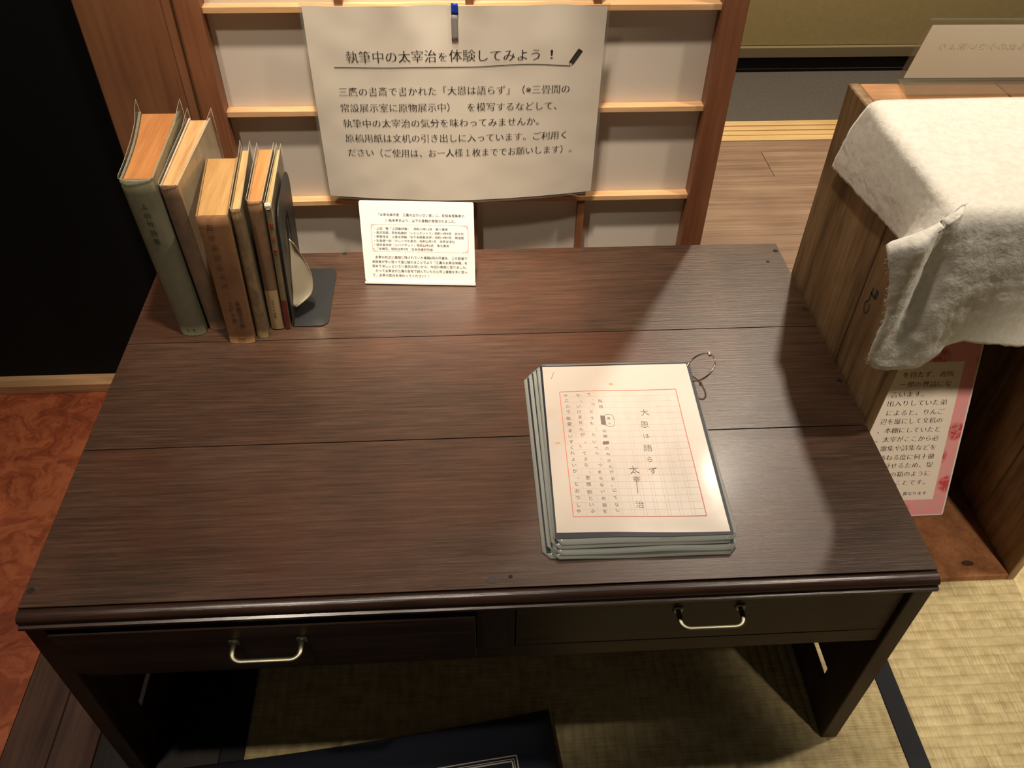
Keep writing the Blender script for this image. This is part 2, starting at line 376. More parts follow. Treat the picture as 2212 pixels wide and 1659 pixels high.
# ================================================================ SHOJI
M_shoji = wood('shoji_frame_wood', ((116,72,46),(130,83,54),(144,94,63)), (40,40,2), .5, .08, .08, fine=4)
M_kumi = wood('shoji_bar_wood', ((196,150,104),(214,168,120),(228,186,138)), (3,60,60), .5, .08, .05, fine=4)
def paper_mat():
    m, t, b = new_mat('shoji_paper'); N = t.nodes; L = t.links
    b.inputs['Base Color'].default_value = (*lin((222,212,198)),1); b.inputs['Roughness'].default_value = .85
    tl = N.new('ShaderNodeBsdfTranslucent'); tl.inputs[0].default_value = (*lin((222,212,198)),1)
    mx = N.new('ShaderNodeMixShader'); mx.inputs[0].default_value = .18
    L.new(b.outputs[0], mx.inputs[1]); L.new(tl.outputs[0], mx.inputs[2]); L.new(mx.outputs[0], N['Material Output'].inputs['Surface'])
    return m
shoji = thing('shoji_screen', 'sliding paper screen with a pale wooden lattice standing behind the desk', 'screen', (.495,.72,0))
SX0, SX1, SZ = .0985, .8920, 1.78
for x0,x1 in ((SX0,.1330),(.8560,SX1)):
    bm = newbm(); box(bm, x0,x1,.7045,.7345,.001,SZ,.0018); obj('stile', bm, M_shoji, shoji)
for z0,z1 in ((.002,.085),(SZ-.05,SZ-.001)):
    bm = newbm(); box(bm, .1332,.8558,.7060,.7345,z0,z1,.0012); obj('rail', bm, M_shoji, shoji)
zb = [.1585,.3130,.4655,.6200,.7715,.924,1.0765,1.229,1.3815,1.534]
for z in zb:
    bm = newbm(); box(bm, .1330,.8560,.7130,.7300,z-.0042,z+.0042,.0004); obj('crossbar', bm, M_kumi, shoji)
for x in (.3185,.4990,.6790):
    bm = newbm()
    box(bm, x-.0055,x+.0055,.7150,.7299,.085,SZ-.05)
    obj('upright_bar', bm, M_shoji, shoji)
bm = newbm(); box(bm, .1335,.8555,.7302,.7309,.085,SZ-.05); obj('paper', bm, paper_mat(), shoji)

# ================================================================ DESK
desk = thing('writing_desk', 'low dark brown wooden desk with two drawers and worn plank top', 'desk', (.5,.32,0))
M_desk = wood('dark_desk_top', ((51,36,27),(69,49,37),(88,64,51)), (13,330,330), .36, .08, .6, fine=3, coat=.10, spec=.5, blotch=((100,54,32),4,.35), bdist=.0006)
M_desk2 = wood('dark_desk_side', ((40,26,18),(60,41,28),(80,57,40)), (2.6,60,60), .45, .08, .2, fine=5, spec=.4)
M_desk3 = wood('dark_desk_leg', ((40,25,17),(60,40,27),(80,56,39)), (60,60,2.6), .45, .08, .2, fine=5, spec=.4)
def wob(v): # plank edges slightly uneven
    return v
W_, D_ = 1.0, .650
seams = [.0115,.2338,.4352,D_]
for j in range(3):
    bm = newbm(); box(bm, 0,W_,seams[j]+.0007,seams[j+1]-.0007,H-.0165,H,.0003,1)
    obj('top_plank', bm, M_desk, desk, loc=(.5,(seams[j]+seams[j+1])/2,H-.01))
bm = newbm()
arc = [(.0092-.0112*math.sin(a)*.95, H-.0095+.0078*math.cos(a)) for a in [math.radians(k) for k in range(0,118,9)]]
prof = [(.0113,H-.0168),(.0113,H-.002),(.0100,H-.0030)] + arc + [(-.0012,H-.0140),(-.0042,H-.0150),(-.0042,H-.0190),(.0113,H-.0190)]
prism(bm, [(y,z) for y,z in prof][::-1], .0, W_)
em = obj('edge_moulding', bm, wood('dark_moulding', ((34,20,14),(50,31,23),(66,44,34)), (6,120,120), .26, .08, .3, fine=3, coat=.2), desk, smooth=False)
for p in em.data.polygons: p.use_smooth = False
# holes and dowels on the top
M_hole = plain('dark_hole', (12,8,6), .8); M_dowel = plain('dowel_grey', (54,48,44), .5)
for (x,y,r,mm) in ((.993,.627,.0042,M_hole),(.9945,.475,.004,M_hole),(.9935,.318,.004,M_hole),(.0065,.033,.0042,M_hole),(.018,.353,.0052,M_dowel),(.5020,.0225,.0052,M_dowel),(.5225,.0255,.0025,M_hole),(.0045,.191,.003,M_dowel),(.288,.6455,.004,M_hole),(.972,.598,.0028,M_hole)):
    bm = newbm(); disc(bm, (x,y,H+.0003), r, r*.9); disc(bm, (x,y,H+.0001), r, r*.9); obj('nail_hole', bm, mm, desk)
# frame under the top
bm = newbm(); box(bm, .024,.976,.0075,.020,.3835,H-.0192,.0006); obj('front_rail', bm, M_desk2, desk)
bm = newbm(); box(bm, .0245,.9755,.0070,.0200,.2675,.2955,.0012); obj('lower_rail', bm, M_desk2, desk)
bm = newbm(); box(bm, .4835,.5270,.0062,.0200,.2958,.3833,.0006); obj('drawer_divider', bm, M_desk3, desk)
for s in (0,1):
    bx = (.0,.0240) if s == 0 else (.976,1.0)
    bm = newbm(); box(bm, bx[0]+.0080,bx[1]-.0080,.058,.592,.0830,H-.0170,.0006); obj('side_panel', bm, M_desk2, desk)
    for y0,y1 in ((.0,.0565),(.5935,.6495)):
        bm = newbm(); box(bm, bx[0]+.0005,bx[1]-.0005,y0,y1,.0012,H-.0190 if y0==0 else H-.0168,.0012); obj('leg', bm, M_desk3, desk)
    bm = newbm(); rx = (.0145,.0230) if s == 0 else (.9770,.9855)
    bm = newbm(); box(bm, rx[0],rx[1],.0568,.5932,.0012,.068,.0012); obj('runner', bm, M_desk2, desk)
bm = newbm(); box(bm, .0245,.9755,.630,.645,.2680,H-.0170,.0006); obj('back_panel', bm, M_desk2, desk)
bm = newbm(); box(bm, .0245,.9755,.0205,.6295,.2680,.2740); obj('drawer_floor', bm, M_desk2, desk)
M_brass = plain('handle_metal', (150,146,124), .38, metal=1)
for (x0,x1,yf,hx0,hx1,hz) in ((.0250,.4825,-.0050,.216,.290,.354),(.5285,.9750,.0068,.713,.785,.361)):
    bm = newbm(); box(bm, x0,x1,yf,yf+.017,.2965,.3815,.0007)
    box(bm, x0+.003,x1-.003,yf+.017,.56,.300,.378)
    dr = obj('drawer', bm, M_desk2, desk, loc=((x0+x1)/2,yf,.338))
    bm = newbm(); pts = []
    for k in range(7): a = math.radians(90*k/6); pts.append((hx0+.011-.011*math.cos(a), yf-.014-.009*math.sin(a), hz-.002*math.sin(a)))
    pts = [(hx0, yf+.0005, hz)] + pts
    pts += [(hx0+hx1-p[0],p[1],p[2]) for p in pts[::-1]]
    tube(bm, pts, .003, 10, flat=(.0014,.0030)); 
    for hx in (hx0,hx1): box(bm, hx-.006,hx+.006,yf-.0025,yf+.0005,hz-.0055,hz+.0055,.0015)
    obj('handle', bm, M_brass, dr, label='pale metal bow handle')

# ================================================================ CRATE
M_cr = wood('old_crate_wood', ((100,78,52),(142,114,80),(172,144,108)), (34,34,2.6), .62, .08, .3, fine=5, blotch=((84,60,34),7,.5), spec=.3)
M_crt = wood('old_crate_top', ((138,92,54),(172,122,78),(194,144,96)), (2.2,30,30), .6, .08, .25, fine=5, blotch=((110,70,40),9,.4), spec=.3)
M_cri = wood('crate_inside', ((112,72,42),(142,94,58),(166,114,74)), (30,30,2.2), .6, .08, .25, fine=5, blotch=((70,44,26),6,.4), spec=.3)
crate = thing('wooden_crate', 'old wooden box stood on end as a shelf beside the desk', 'crate', (1.19,.41,0))
CX0,CX1,CY0,CY1,CZ = 1.0055,1.390,.246,.576,.720
T = .0145
for s in (0,1):
    xa,xb = (CX0,CX0+T) if s==0 else (CX1-T,CX1)
    for y0,y1 in ((CY0,.3645),(.3682,CY1)):
        bm = newbm(); box(bm, xa,xb,y0,y1,.0012,CZ,.0016); obj('side_board', bm, M_cr, crate, loc=((xa+xb)/2,(y0+y1)/2,.36))
for z0,z1,mm in ((.0012,.0155,M_cri),(CZ-.020,CZ-.0005,M_crt)):
    for x0,x1 in ((CX0+T+.0003,1.2080),(1.2100,CX1-T-.0003)):
        bm = newbm(); box(bm, x0,x1,CY0+.001,CY1-.001,z0,z1,.0012); obj('end_board', bm, mm, crate, loc=((x0+x1)/2,.41,z0))
bm = newbm(); box(bm, CX0-.0008,CX0+T,CY0,CY1,CZ+.0002,CZ+.0010); box(bm, CX0+T-.001, CX1, CY0, CY1, CZ-.0004, CZ+.0010); 
bm.free()
for x0,x1 in ((CX0+T+.0003,1.13),(1.131,1.25),(1.251,CX1-T-.0003)):
    bm = newbm(); box(bm, x0,x1,CY1-.012,CY1-.0005,.0165,CZ-.021,.001); obj('back_board', bm, M_cri, crate, loc=((x0+x1)/2,CY1-.006,.36))
# ink marks and knot on the side
M_ink = plain('faded_ink', (52,56,50), .8); M_knot = plain('knot', (58,36,22), .7)
bm = newbm()
def sidef(u,v): return Vector((CX0-.0004, u, v))   # u = y, v = z
for k in range(18):
    a0, a1 = 2*PI*k/18, 2*PI*(k+1)/18
    if k in (4,5): continue
    q = [(.341+.0075*math.cos(a0), .5235+.010*math.sin(a0)), (.341+.0075*math.cos(a1), .5235+.010*math.sin(a1)),(.341+.0052*math.cos(a1), .5235+.0078*math.sin(a1)),(.341+.0052*math.cos(a0), .5235+.0078*math.sin(a0))]
    bm.faces.new([bm.verts.new(sidef(*p)) for p in q])
for (u,v,a,b) in ((.3415,.5435,.0016,.010),(.336,.5455,.007,.0015),(.3300,.552,.0035,.006)):
    bm.faces.new([bm.verts.new(sidef(*p)) for p in ((u-a,v-b),(u+a,v-b),(u+a,v+b),(u-a,v+b))])
obj('ink_mark', bm, M_ink, crate, label='faded blue-black stencil mark')
bm = newbm(); disc(bm, (1.315,.272,.0160), .011, .0055); obj('knot', bm, M_knot, crate)

# ================================================================ SIGN INSIDE THE CRATE
def pattern_mat():
    m, t, b = new_mat('red_floral_print'); N = t.nodes; L = t.links
    tc = N.new('ShaderNodeTexCoord')
    v = N.new('ShaderNodeTexVoronoi'); v.inputs['Scale'].default_value = 22; L.new(tc.outputs['Object'], v.inputs['Vector'])
    n = N.new('ShaderNodeTexNoise'); n.inputs['Scale'].default_value = 60; n.inputs['Detail'].default_value = 4; n.inputs['Distortion'].default_value = 2.0; L.new(tc.outputs['Object'], n.inputs['Vector'])
    r1 = N.new('ShaderNodeValToRGB'); e = r1.color_ramp.elements; e[0].position=.30; e[1].position=.42
    e[0].color = (*lin((206,70,80)),1); e[1].color = (*lin((240,158,160)),1); L.new(v.outputs['Distance'], r1.inputs['Fac'])
    r2 = N.new('ShaderNodeValToRGB'); e = r2.color_ramp.elements; e[0].position=.45; e[1].position=.58; L.new(n.outputs['Fac'], r2.inputs['Fac'])
    mx = N.new('ShaderNodeMixRGB'); mx.inputs['Color2'].default_value = (*lin((206,172,164)),1)
    ml = N.new('ShaderNodeMath'); ml.operation='MULTIPLY'; ml.inputs[1].default_value=.6; L.new(r2.outputs['Color'], ml.inputs[0]); L.new(ml.outputs[0], mx.inputs['Fac'])
    L.new(r1.outputs['Color'], mx.inputs['Color1']); L.new(mx.outputs['Color'], b.inputs['Base Color'])
    b.inputs['Roughness'].default_value = .35
    return m
M_white = plain('white_paper', (232,226,214), .45, coat=.2); M_black = plain('black_print', (24,20,20), .6)
sign = thing('patterned_sign', 'laminated notice with a red and pink floral border leaning inside the crate', 'sign', (1.197,.373,.0165))
sa = Vector((1.316,.373,.0168)); sv = Vector((0,.113,.316)).normalized(); sn = Vector((0,-sv.z,sv.y))
def sg(u,v,w=0): return sa + Vector((u,0,0)) + sv*v + sn*w
bm = newbm(); plate(bm, rrect(-.238,.0,.0,.336,.004,3), lambda u,v,w: sg(u,v,w), .0012); obj('laminate', bm, M_white, sign)
bm = newbm(); bm.faces.new([bm.verts.new(sg(u,v,.0003)) for u,v in ((-.2355,.0025),(-.0028,.0025),(-.0028,.3335),(-.2355,.3335))]); obj('floral_border', bm, pattern_mat(), sign)
bm = newbm(); bm.faces.new([bm.verts.new(sg(u,v,.0006)) for u,v in ((-.212,.034),(-.0258,.034),(-.0258,.297),(-.212,.297))]); obj('text_panel', bm, plain('cream_panel', (240,228,212), .5), sign)
bm = newbm()
SL = [("を持たず、近所",-.1251,-.0395,.2755),("一郎の世話にな",-.1270,-.0403,.2580),("言います。",-.1390,-.0828,.2405),("出入りしていた弟",-.1417,-.0405,.2240),("によると、りんご",-.1400,-.0412,.2065),("辺を縦にして文机の",-.1480,-.0412,.1905),("、本棚にしていたと",-.1500,-.0415,.1735),("。太宰がここから必",-.1500,-.0403,.1565),("歌集や詩集などを",-.1390,-.0416,.1390),("訪ねる度に何十冊",-.1380,-.0408,.1212),("見せるため、堤",-.1270,-.0400,.1047),("の箱のように",-.1120,-.0411,.0876),("ことです。",-.0990,-.0465,.0703)]
for b_,u0,u1,v in SL: put_line(bm, b_, u0,u1,v,v,.0118, lambda u,v: sg(u,v,.0009), mincho=True)
put_line(bm, "異なります", -.0820,-.0401,.0475,.0475,.0078, lambda u,v: sg(u,v,.0009), 0)
obj('lettering', bm, M_black, sign)

# ================================================================ SIGN HOLDER ON THE CRATE
hold = thing('acrylic_sign_holder', 'clear slanted sign stand seen from behind on top of the crate', 'sign holder', (1.17,.57,CZ))
M_acr = film('clear_acrylic', (248,246,240), .12, .06, .08)
hv = Vector((0,-.029,.091)).normalized(); hn = Vector((0,-hv.z,hv.y))
def hd(u,v,w=0): return Vector((1.0745+u,.580-.012*u,CZ+.0012)) + hv*v + hn*w
bm = newbm(); plate(bm, rrect(0,.230,0,.0955,.002,3), lambda u,v,w: hd(u,v,w), .0030)
obj('panel', bm, M_acr, hold)
bm = newbm(); box(bm, 0,.228,-.046,-.0005,0,.0022,.0006, f=lambda v: Vector((1.0745+v.x-.0065*(-v.y/.046), .580-.012*v.x+v.y, CZ+.0006+v.z)))
obj('foot', bm, M_acr, hold)
bm = newbm(); bm.faces.new([bm.verts.new(hd(u,v,0)) for u,v in rrect(.0055,.223,.005,.089,.001,2)])
for v in bm.verts: v.co += hn*.0012
pm2 = paper_mat(); pm2.name = 'card_paper'
for n_ in pm2.node_tree.nodes:
    if n_.type == 'MIX_SHADER': n_.inputs[0].default_value = .70
obj('card_insert', bm, pm2, hold)
bm = newbm()
put_line(bm, "を捧げる此の小さい家より", .185, .030, .056,.056,.012, lambda u,v: hd(u,v,.0019), -.012)
obj('lettering', bm, plain('ghost_print', (212,202,184), .7), hold, label='faint mirrored print showing through')

# ================================================================ FLEECE ON THE CRATE
def fleece_mat():
    m, t, b = new_mat('white_fleece'); N = t.nodes; L = t.links
    tc = N.new('ShaderNodeTexCoord')
    n = N.new('ShaderNodeTexNoise'); n.inputs['Scale'].default_value = 120; n.inputs['Detail'].default_value = 6; n.inputs['Roughness'].default_value=.6; n.inputs['Distortion'].default_value = .4; L.new(tc.outputs['Object'], n.inputs['Vector'])
    cr = N.new('ShaderNodeValToRGB'); e = cr.color_ramp.elements; e[0].position=.35; e[1].position=.6; e[0].color = (*lin((236,232,218)),1); e[1].color = (*lin((248,246,236)),1)
    L.new(n.outputs['Fac'], cr.inputs['Fac']); L.new(cr.outputs['Color'], b.inputs['Base Color'])
    b.inputs['Roughness'].default_value = 1; b.inputs['Sheen Weight'].default_value = .5; b.inputs['Specular IOR Level'].default_value = .1
    bp = N.new('ShaderNodeBump'); bp.inputs['Strength'].default_value = .45; bp.inputs['Distance'].default_value = .003
    L.new(n.outputs['Fac'], bp.inputs['Height']); L.new(bp.outputs['Normal'], b.inputs['Normal'])
    return m
M_fleece = fleece_mat()
def cr_interp(P, t):
    """catmull-rom through P at t in 0..1"""
    n = len(P)-1; x = min(max(t,0),1)*n; i = min(int(x), n-1); f = x-i
    p = [Vector(P[max(0,min(n,i+k))]) for k in (-1,0,1,2)]
    return .5*((2*p[1]) + (p[2]-p[0])*f + (2*p[0]-5*p[1]+4*p[2]-p[3])*f*f + (3*p[1]-p[0]-3*p[2]+p[3])*f*f*f)
def lin_interp(P, t):
    n = len(P)-1; x = min(max(t,0),1)*n; i = min(int(x), n-1); f = x-i
    return Vector(P[i])*(1-f)+Vector(P[i+1])*f
ZT = CZ+.0085; XL = 1.0015; YF = .2405
cor = (XL,YF,ZT)
A = [(XL+.006,.497,ZT),(XL+.002,.43,ZT),(XL+.001,.36,ZT),(XL,.29,ZT), cor,cor,cor,cor,cor,cor,(1.030,YF,ZT),(1.09,YF,ZT),(1.17,YF,ZT),(1.29,YF,ZT),(1.398,YF,ZT)]
B = [(.9990,.528,.622),(.9985,.455,.633),(.9990,.385,.641),(.9985,.320,.650),(.970,.262,.672),(.9370,.2330,.692),(.9480,.2260,.650),(.9575,.2240,.607),(.9610,.2220,.537),(1.012,.2200,.530),(1.036,.2260,.542),(1.062,.2320,.560),(1.155,.2325,.549),(1.28,.2320,.551),(1.398,.2335,.548)]
bm = newbm()
def fl_noise(p, amp):
    return noise.noise_vector(Vector(p)*55)*amp + noise.noise_vector(Vector(p)*160)*amp*.6
def apron(u,v):
    a = lin_interp(A,u); b = cr_interp(B,u)
    fr_ = min(1, max(0, (u-.24)/.10)); fr_ = fr_*fr_*(3-2*fr_)
    sa_ = min(1,max(0,(u-.18)/.12)); sa_ = sa_*sa_*(3-2*sa_); sb_ = min(1,max(0,(u-.63)/.12)); sb_ = sb_*sb_*(3-2*sb_)
    inw = Vector((.012-.002*sa_-.010*sb_, .010*sa_+.002*sb_, 0))
    k = .14
    e = a.lerp(b, .10)
    if v < k:
        q = v/k; p = (a+inw)*(1-q)*(1-q) + a*2*q*(1-q) + e*q*q
    else:
        p = e.lerp(b, (v-k)/(1-k))
    t = v
    out = Vector((0,0,0))
    bul = math.sin(PI*min(1,t*1.0))*.005
    sd = min(1,max(0,(u-.22)/.12)); sd = sd*sd*(3-2*sd)
    out = Vector((-(1-sd),-1.3*sd,0))*bul
    # a soft fold running down from the corner
    if u > .36:
        fold = math.exp(-((p.x-(1.006-.034*t))/.017)**2)*math.sin(PI*min(1,t*1.02))*.014
        ridge = math.exp(-((p.x-(.972-.02*t))/.016)**2)*math.sin(PI*min(1,t))*.010
        sm = min(1,max(0,(t-.12)/.3)); out += (Vector((0,1,0))*min(fold,.013) + Vector((0,-1,0))*ridge)*sm
    p = p + out + fl_noise(p, .0011*min(1,t*6))
    if t > .999: p += Vector((0,0,-1))*(.0022*noise.noise(Vector(p)*220)+.001)
    return p
NU,NV,NT = 190,44,36
far = Vector((1.398,.497,ZT-.0002))
rows = []
for j in range(NT+NV+1):
    row = []
    for i in range(NU+1):
        u = i/NU
        if j < NT:
            q = j/NT; p0 = apron(u,0.0); p = far.lerp(p0,q)
            p.z += .0016*math.sin(PI*q) + .0004*noise.noise(Vector((p.x,p.y,0))*60)*(1-q)
        else: p = apron(u,(j-NT)/NV)
        row.append(bm.verts.new(p))
    rows.append(row)
for j_,row in enumerate(rows):
    for i in range(1,len(row)):
        if (row[i].co-row[i-1].co).length < (6e-4 if j_ <= NT else 3e-5): bm.verts.remove(row[i]) if row[i] is not row[i-1] else None; row[i] = row[i-1]
f0 = rows[0][0]
for i in range(1,len(rows[0])):
    if rows[0][i] is not f0: bm.verts.remove(rows[0][i]) if rows[0][i].is_valid else None; rows[0][i] = f0
for j in range(NT+NV):
    for i in range(NU):
        vs = []
        for v_ in (rows[j][i],rows[j][i+1],rows[j+1][i+1],rows[j+1][i]):
            if v_ not in vs: vs.append(v_)
        if len(vs) > 2: q = bm.faces.new(vs); q.smooth = True
fl = obj('fleece_cloth', bm, M_fleece, loc=(1.2,.37,CZ+.001))
md = fl.modifiers.new('t','SOLIDIFY'); md.thickness = .005; md.offset = -1
tag(fl, 'fluffy white fleece cloth draped over the top of the wooden crate', 'cloth')
# loose fibres along the hem
bm = newbm(); random.seed(3)
for k in range(420):
    u = random.random(); u = .0+u*.62
    p = apron(u, 1.0) if random.random() < .8 else apron(random.uniform(0,.26), random.uniform(.1,1))
    d = Vector((random.uniform(-1,.3), random.uniform(-1,.5), random.uniform(-1,.3))).normalized()
    L_ = random.uniform(.002,.006); c2 = Vector((random.uniform(-1,1),random.uniform(-1,1),random.uniform(-1,1)))*.0015
    pts = [p, p+d*L_*.5+c2, p+d*L_]
    tube(bm, pts, .00016, 3)
fz = obj('fibres', bm, M_fleece, fl, kind='stuff')

# ================================================================ POSTER
poster = thing('laminated_poster', 'large laminated instruction sheet hung on the paper screen above the white card', 'poster', (.479,.703,.48))
PX0,PX1,PZ0,PZ1 = .2655,.6945,.4775,.7825
def poster_pt(u,v,w=0):
    s = (u-PX0)/(PX1-PX0); t = (v-PZ0)/(PZ1-PZ0)
    y = .7035 - .010*math.sin(PI*min(max(s,0),1))*(1-t)**2
    wave = .0036*math.sin(s*17+.6)*max(0,(t-.6)/.4)**1.5 + .0016*math.sin(s*29+2)*max(0,(t-.75)/.25)
    wave += .0011*noise.noise(Vector((u*11,v*11,1.7))) + .0006*noise.noise(Vector((u*30,v*24,4.1)))
    z = v - .0075*math.sin(PI*s)*(1-t)**3 + .004*(1-t)**3
    return Vector((u, y+wave-w, z))
def poster_film():
    return film('poster_laminate', (232,228,216), .12, .15, .12)
M_pfilm = poster_film()
M_ppaper = plain('poster_paper', (206,196,180), .5, coat=.35, bump=.08, bscale=30)
def edge_loop_grid(bm, x0,x1,z0,z1,nu,nv,w,rc=0):
    def f(u,v):
        X = x0+(x1-x0)*u; Z = z0+(z1-z0)*v
        if rc:  # pull the lower corners in
            dz = max(0, 1-(Z-z0)/rc); 
            inset = rc*(1-math.sqrt(max(0,1-dz*dz)))
            X = x0+inset+(x1-x0-2*inset)*u
        return poster_pt(X,Z,w)
    grid(bm,nu,nv,f)
bm = newbm(); edge_loop_grid(bm,PX0,PX1,PZ0,PZ1,90,60,0,.010); pf = obj('laminate', bm, M_pfilm, poster)
bm = newbm(); edge_loop_grid(bm,PX0+.004,PX1-.004,PZ0+.0045,PZ1-.0035,90,60,.0005); pp = obj('sheet', bm, M_ppaper, poster, label='cream printed sheet inside the laminate')
pl = newbm(); fw = lambda u,v: poster_pt(u,v,.0010)
TT = "執筆中の太宰治"
put_line(pl, TT, .3215,.4500,.7100,.7100,.0190,fw,mincho=True)
put_line(pl, "を", .4530,.4650,.7088,.7088,.0150,fw,mincho=True)
put_line(pl, "体験してみよう", .4685,.5990,.7102,.7110,.0190,fw,mincho=True)
put_line(pl, "！", .6140,.6180,.7110,.7110,.0170,fw,mincho=True)
M_print = plain('ink_print', (38,30,30), .55)
obj('title_lettering', pl, M_print, poster); pl = newbm()
for b_,u0,u1,v0,v1 in (("三鷹の書斎で書かれた「大恩は語らず」（※三畳間の",.3050,.6450,.6585,.6595),("常設展示室に原物展示中）",.3050,.4660,.6340,.6340),("を模写するなどして、",.4930,.6270,.6335,.6340),("執筆中の太宰治の気分を味わってみませんか。",.3050,.6010,.6095,.6100),("原稿用紙は文机の引き出しに入っています。ご利用く",.3060,.6440,.5855,.5860),("ださい（ご使用は、お一人様１枚まででお願いします）。",.3070,.6540,.5615,.5625)):
    put_line(pl, b_, u0,u1,v0,v1,.0146,fw,mincho=True)
obj('body_lettering', pl, M_print, poster); pl = newbm()
# underline
n = 60
for i in range(n):
    def uv(k):
        s = k/n; return .303+(.641-.303)*s, .6945 + .0030*math.exp(-((s-.80)/.14)**2) - .0010*math.sin(PI*s) - .0035*max(0,s-.9)*10*.3
    (a,b_),(c,d) = uv(i),uv(i+1); h = .00055
    pl.faces.new([pl.verts.new(fw(*q)) for q in ((a,b_-h),(c,d-h),(c,d+h),(a,b_+h))])
obj('underline', pl, M_print, poster); pl = newbm()
# pencil drawing
def prot(u,v): a = math.radians(-33); c,s = math.cos(a),math.sin(a); return fw(.6415+u*c-v*s, .6925+u*s+v*c)
for q in (((-.0001,0),(.0001,0),(.0012,.0028),(-.0012,.0028)),((-.0036,.0062),(-.0008,.0062),(-.0008,.027),(-.0036,.027)),((-.0003,.0062),(.0012,.0062),(.0012,.027),(-.0003,.027)),((.0017,.0062),(.0036,.0062),(.0036,.027),(.0017,.027)),((-.0036,.0270),(.0036,.0270),(.0036,.0295),(-.0036,.0295)),((-.0036,.0062),(-.0028,.0062),(-.0008,.0028),(-.0014,.0028)),((.0028,.0062),(.0036,.0062),(.0014,.0028),(.0008,.0028))):
    pl.faces.new([pl.verts.new(prot(*p)) for p in q])
obj('pencil_drawing', pl, M_print, poster)
# blue tape hook at the top edge
tp = newbm(); slab(tp, 2,4, lambda u,v: poster_pt(.4735+.0095*u,.7675+.0150*v,.0022), (0,-1,0), .0008); obj('blue_tape', tp, plain('blue_tape', (26,52,150), .35), poster, label='blue tape tab')
tp = newbm(); slab(tp, 2,6, lambda u,v: poster_pt(.4730+.0092*u,.7310+.0362*v,.0020), (0,-1,0), .0006); obj('clear_hook', tp, film('hook_plastic', (188,172,168), .12, .2, .25), poster, label='clear plastic hook strip')

# ================================================================ WHITE CARD ON THE DESK
cex = Vector((1,-.07,0)).normalized(); cez = Vector((0,.035,.125)).normalized(); cn = cex.cross(cez)
co = Vector((.3276,.5633,H+.0012))
def cd(u,v,w=0): return co + cex*u + cez*v + cn*w
card = thing('card_stand', 'bright white text card in a clear stand at the back of the desk', 'card stand', (.412,.56,H))
M_card = plain('white_card', (250,248,240), .4, coat=.3)
bm = newbm(); plate(bm, rrect(.0002,.1702,.0045,.1304,.003,4), lambda u,v,w: cd(u,v,w), .0016); obj('card', bm, M_card, card)
bm = newbm(); plate(bm, rrect(-.0004,.1706,.0004,.0040,.001,3), lambda u,v,w: cd(u,v,w+.0020), .0065)
obj('front_lip', bm, plain('frosted_acrylic', (240,236,226), .3, coat=.5), card)
bm = newbm(); box(bm, .004,.166,.004,.050,.0,.0020,.0005, f=lambda v: Vector((co.x,co.y,H+.0004)) + cex*v.x + Vector((.07,1,0)).normalized()*v.y + Vector((0,0,v.z)))
obj('clear_foot', bm, M_acr, card)
cl = newbm(); fc = lambda u,v: cd(u,v,.0003)
for b_,u0,u1,v,h in (("「太宰治展示室　三鷹の此の小さい家」に、初版本蒐集家の",.0283,.1561,.1100,.0049),("川島幸希氏より、以下の書籍が寄贈されました。",.0381,.1427,.1014,.0049),
  ("・上田　敏『上田敏詩集』　昭和10年12月　第一書房",.0205,.1304,.0888,.0044),("・奥沢文朗、西谷能雄訳『レエルモントフ』昭和14年9月　白水社",.0200,.1544,.0824,.0044),("・斎藤茂吉、土屋文明編『左千夫歌集合評』昭和19年7月　開成館",.0195,.1544,.0760,.0044),
  ("・生島遼一訳『クレーヴの奥方』昭和22年1月　世界文学社",.0190,.1407,.0697,.0044),("・堀井梁歩訳『ルバイヤット』昭和22年5月　南北書房",.0184,.1316,.0632,.0044),("・『末摘花』昭和22年7月　日本珍書研究会",.0170,.1069,.0567,.0044),
  ("太宰の机辺に最期に残されていた書籍6冊の同書を、この部屋で",.0182,.1586,.0435,.0050),("来館者が手に取って直に触れることでより「三鷹の太宰治体験」を",.0131,.1584,.0361,.0050),("深めてほしいという川島氏の想いから、今回の寄贈に至りました。",.0125,.1578,.0291,.0050),("かつて太宰治が三鷹の自宅で読んでいたのと同じ書籍を手に取っ",.0173,.1580,.0215,.0050),("て、太宰の気分を味わってください！！",.0122,.0990,.0141,.0050)):
    put_line(cl, b_, u0,u1,v,v,h,fc,0.0)
obj('lettering', cl, M_black, card)
bo = newbm(); M_pink = plain('pale_pink_print', (226,176,158), .6)
def strip(bm, pts, wd, f):
    for (a,b_) in zip(pts[:-1],pts[1:]):
        d = Vector(b_)-Vector(a); nn = Vector((-d.y,d.x)).normalized()*wd*.5
        bm.faces.new([bm.verts.new(f(*(q))) for q in (Vector(a)-nn,Vector(b_)-nn,Vector(b_)+nn,Vector(a)+nn)])
bu0,bu1,bv0,bv1 = .0155,.1610,.0528,.0952
strip(bo, [(bu0,bv0+.006),(bu0,bv1-.006)], .0009, fc); strip(bo, [(bu1,bv0+.006),(bu1,bv1-.006)], .0009, fc)
strip(bo, [(bu0+.008,bv1),(bu1-.008,bv1)], .0003, fc); strip(bo, [(bu0+.008,bv0),(bu1-.008,bv0)], .0003, fc)
for sx,sy in ((0,0),(1,0),(0,1),(1,1)):
    cx = bu0 if sx==0 else bu1; cy = bv0 if sy==0 else bv1; dx = 1 if sx==0 else -1; dy = 1 if sy==0 else -1
    for (a,b_,r) in ((.0015,.0012,.0013),(.0045,.0008,.0010),(.0075,.0004,.0006),(.0010,.0042,.0009)):
        pts = [(cx+dx*a+r*math.cos(k*PI/4), cy+dy*b_+r*math.sin(k*PI/4)) for k in range(9)]
        strip(bo, pts, .0005, fc)
obj('printed_frame', bo, M_pink, card, label='pale pink ornamental frame')

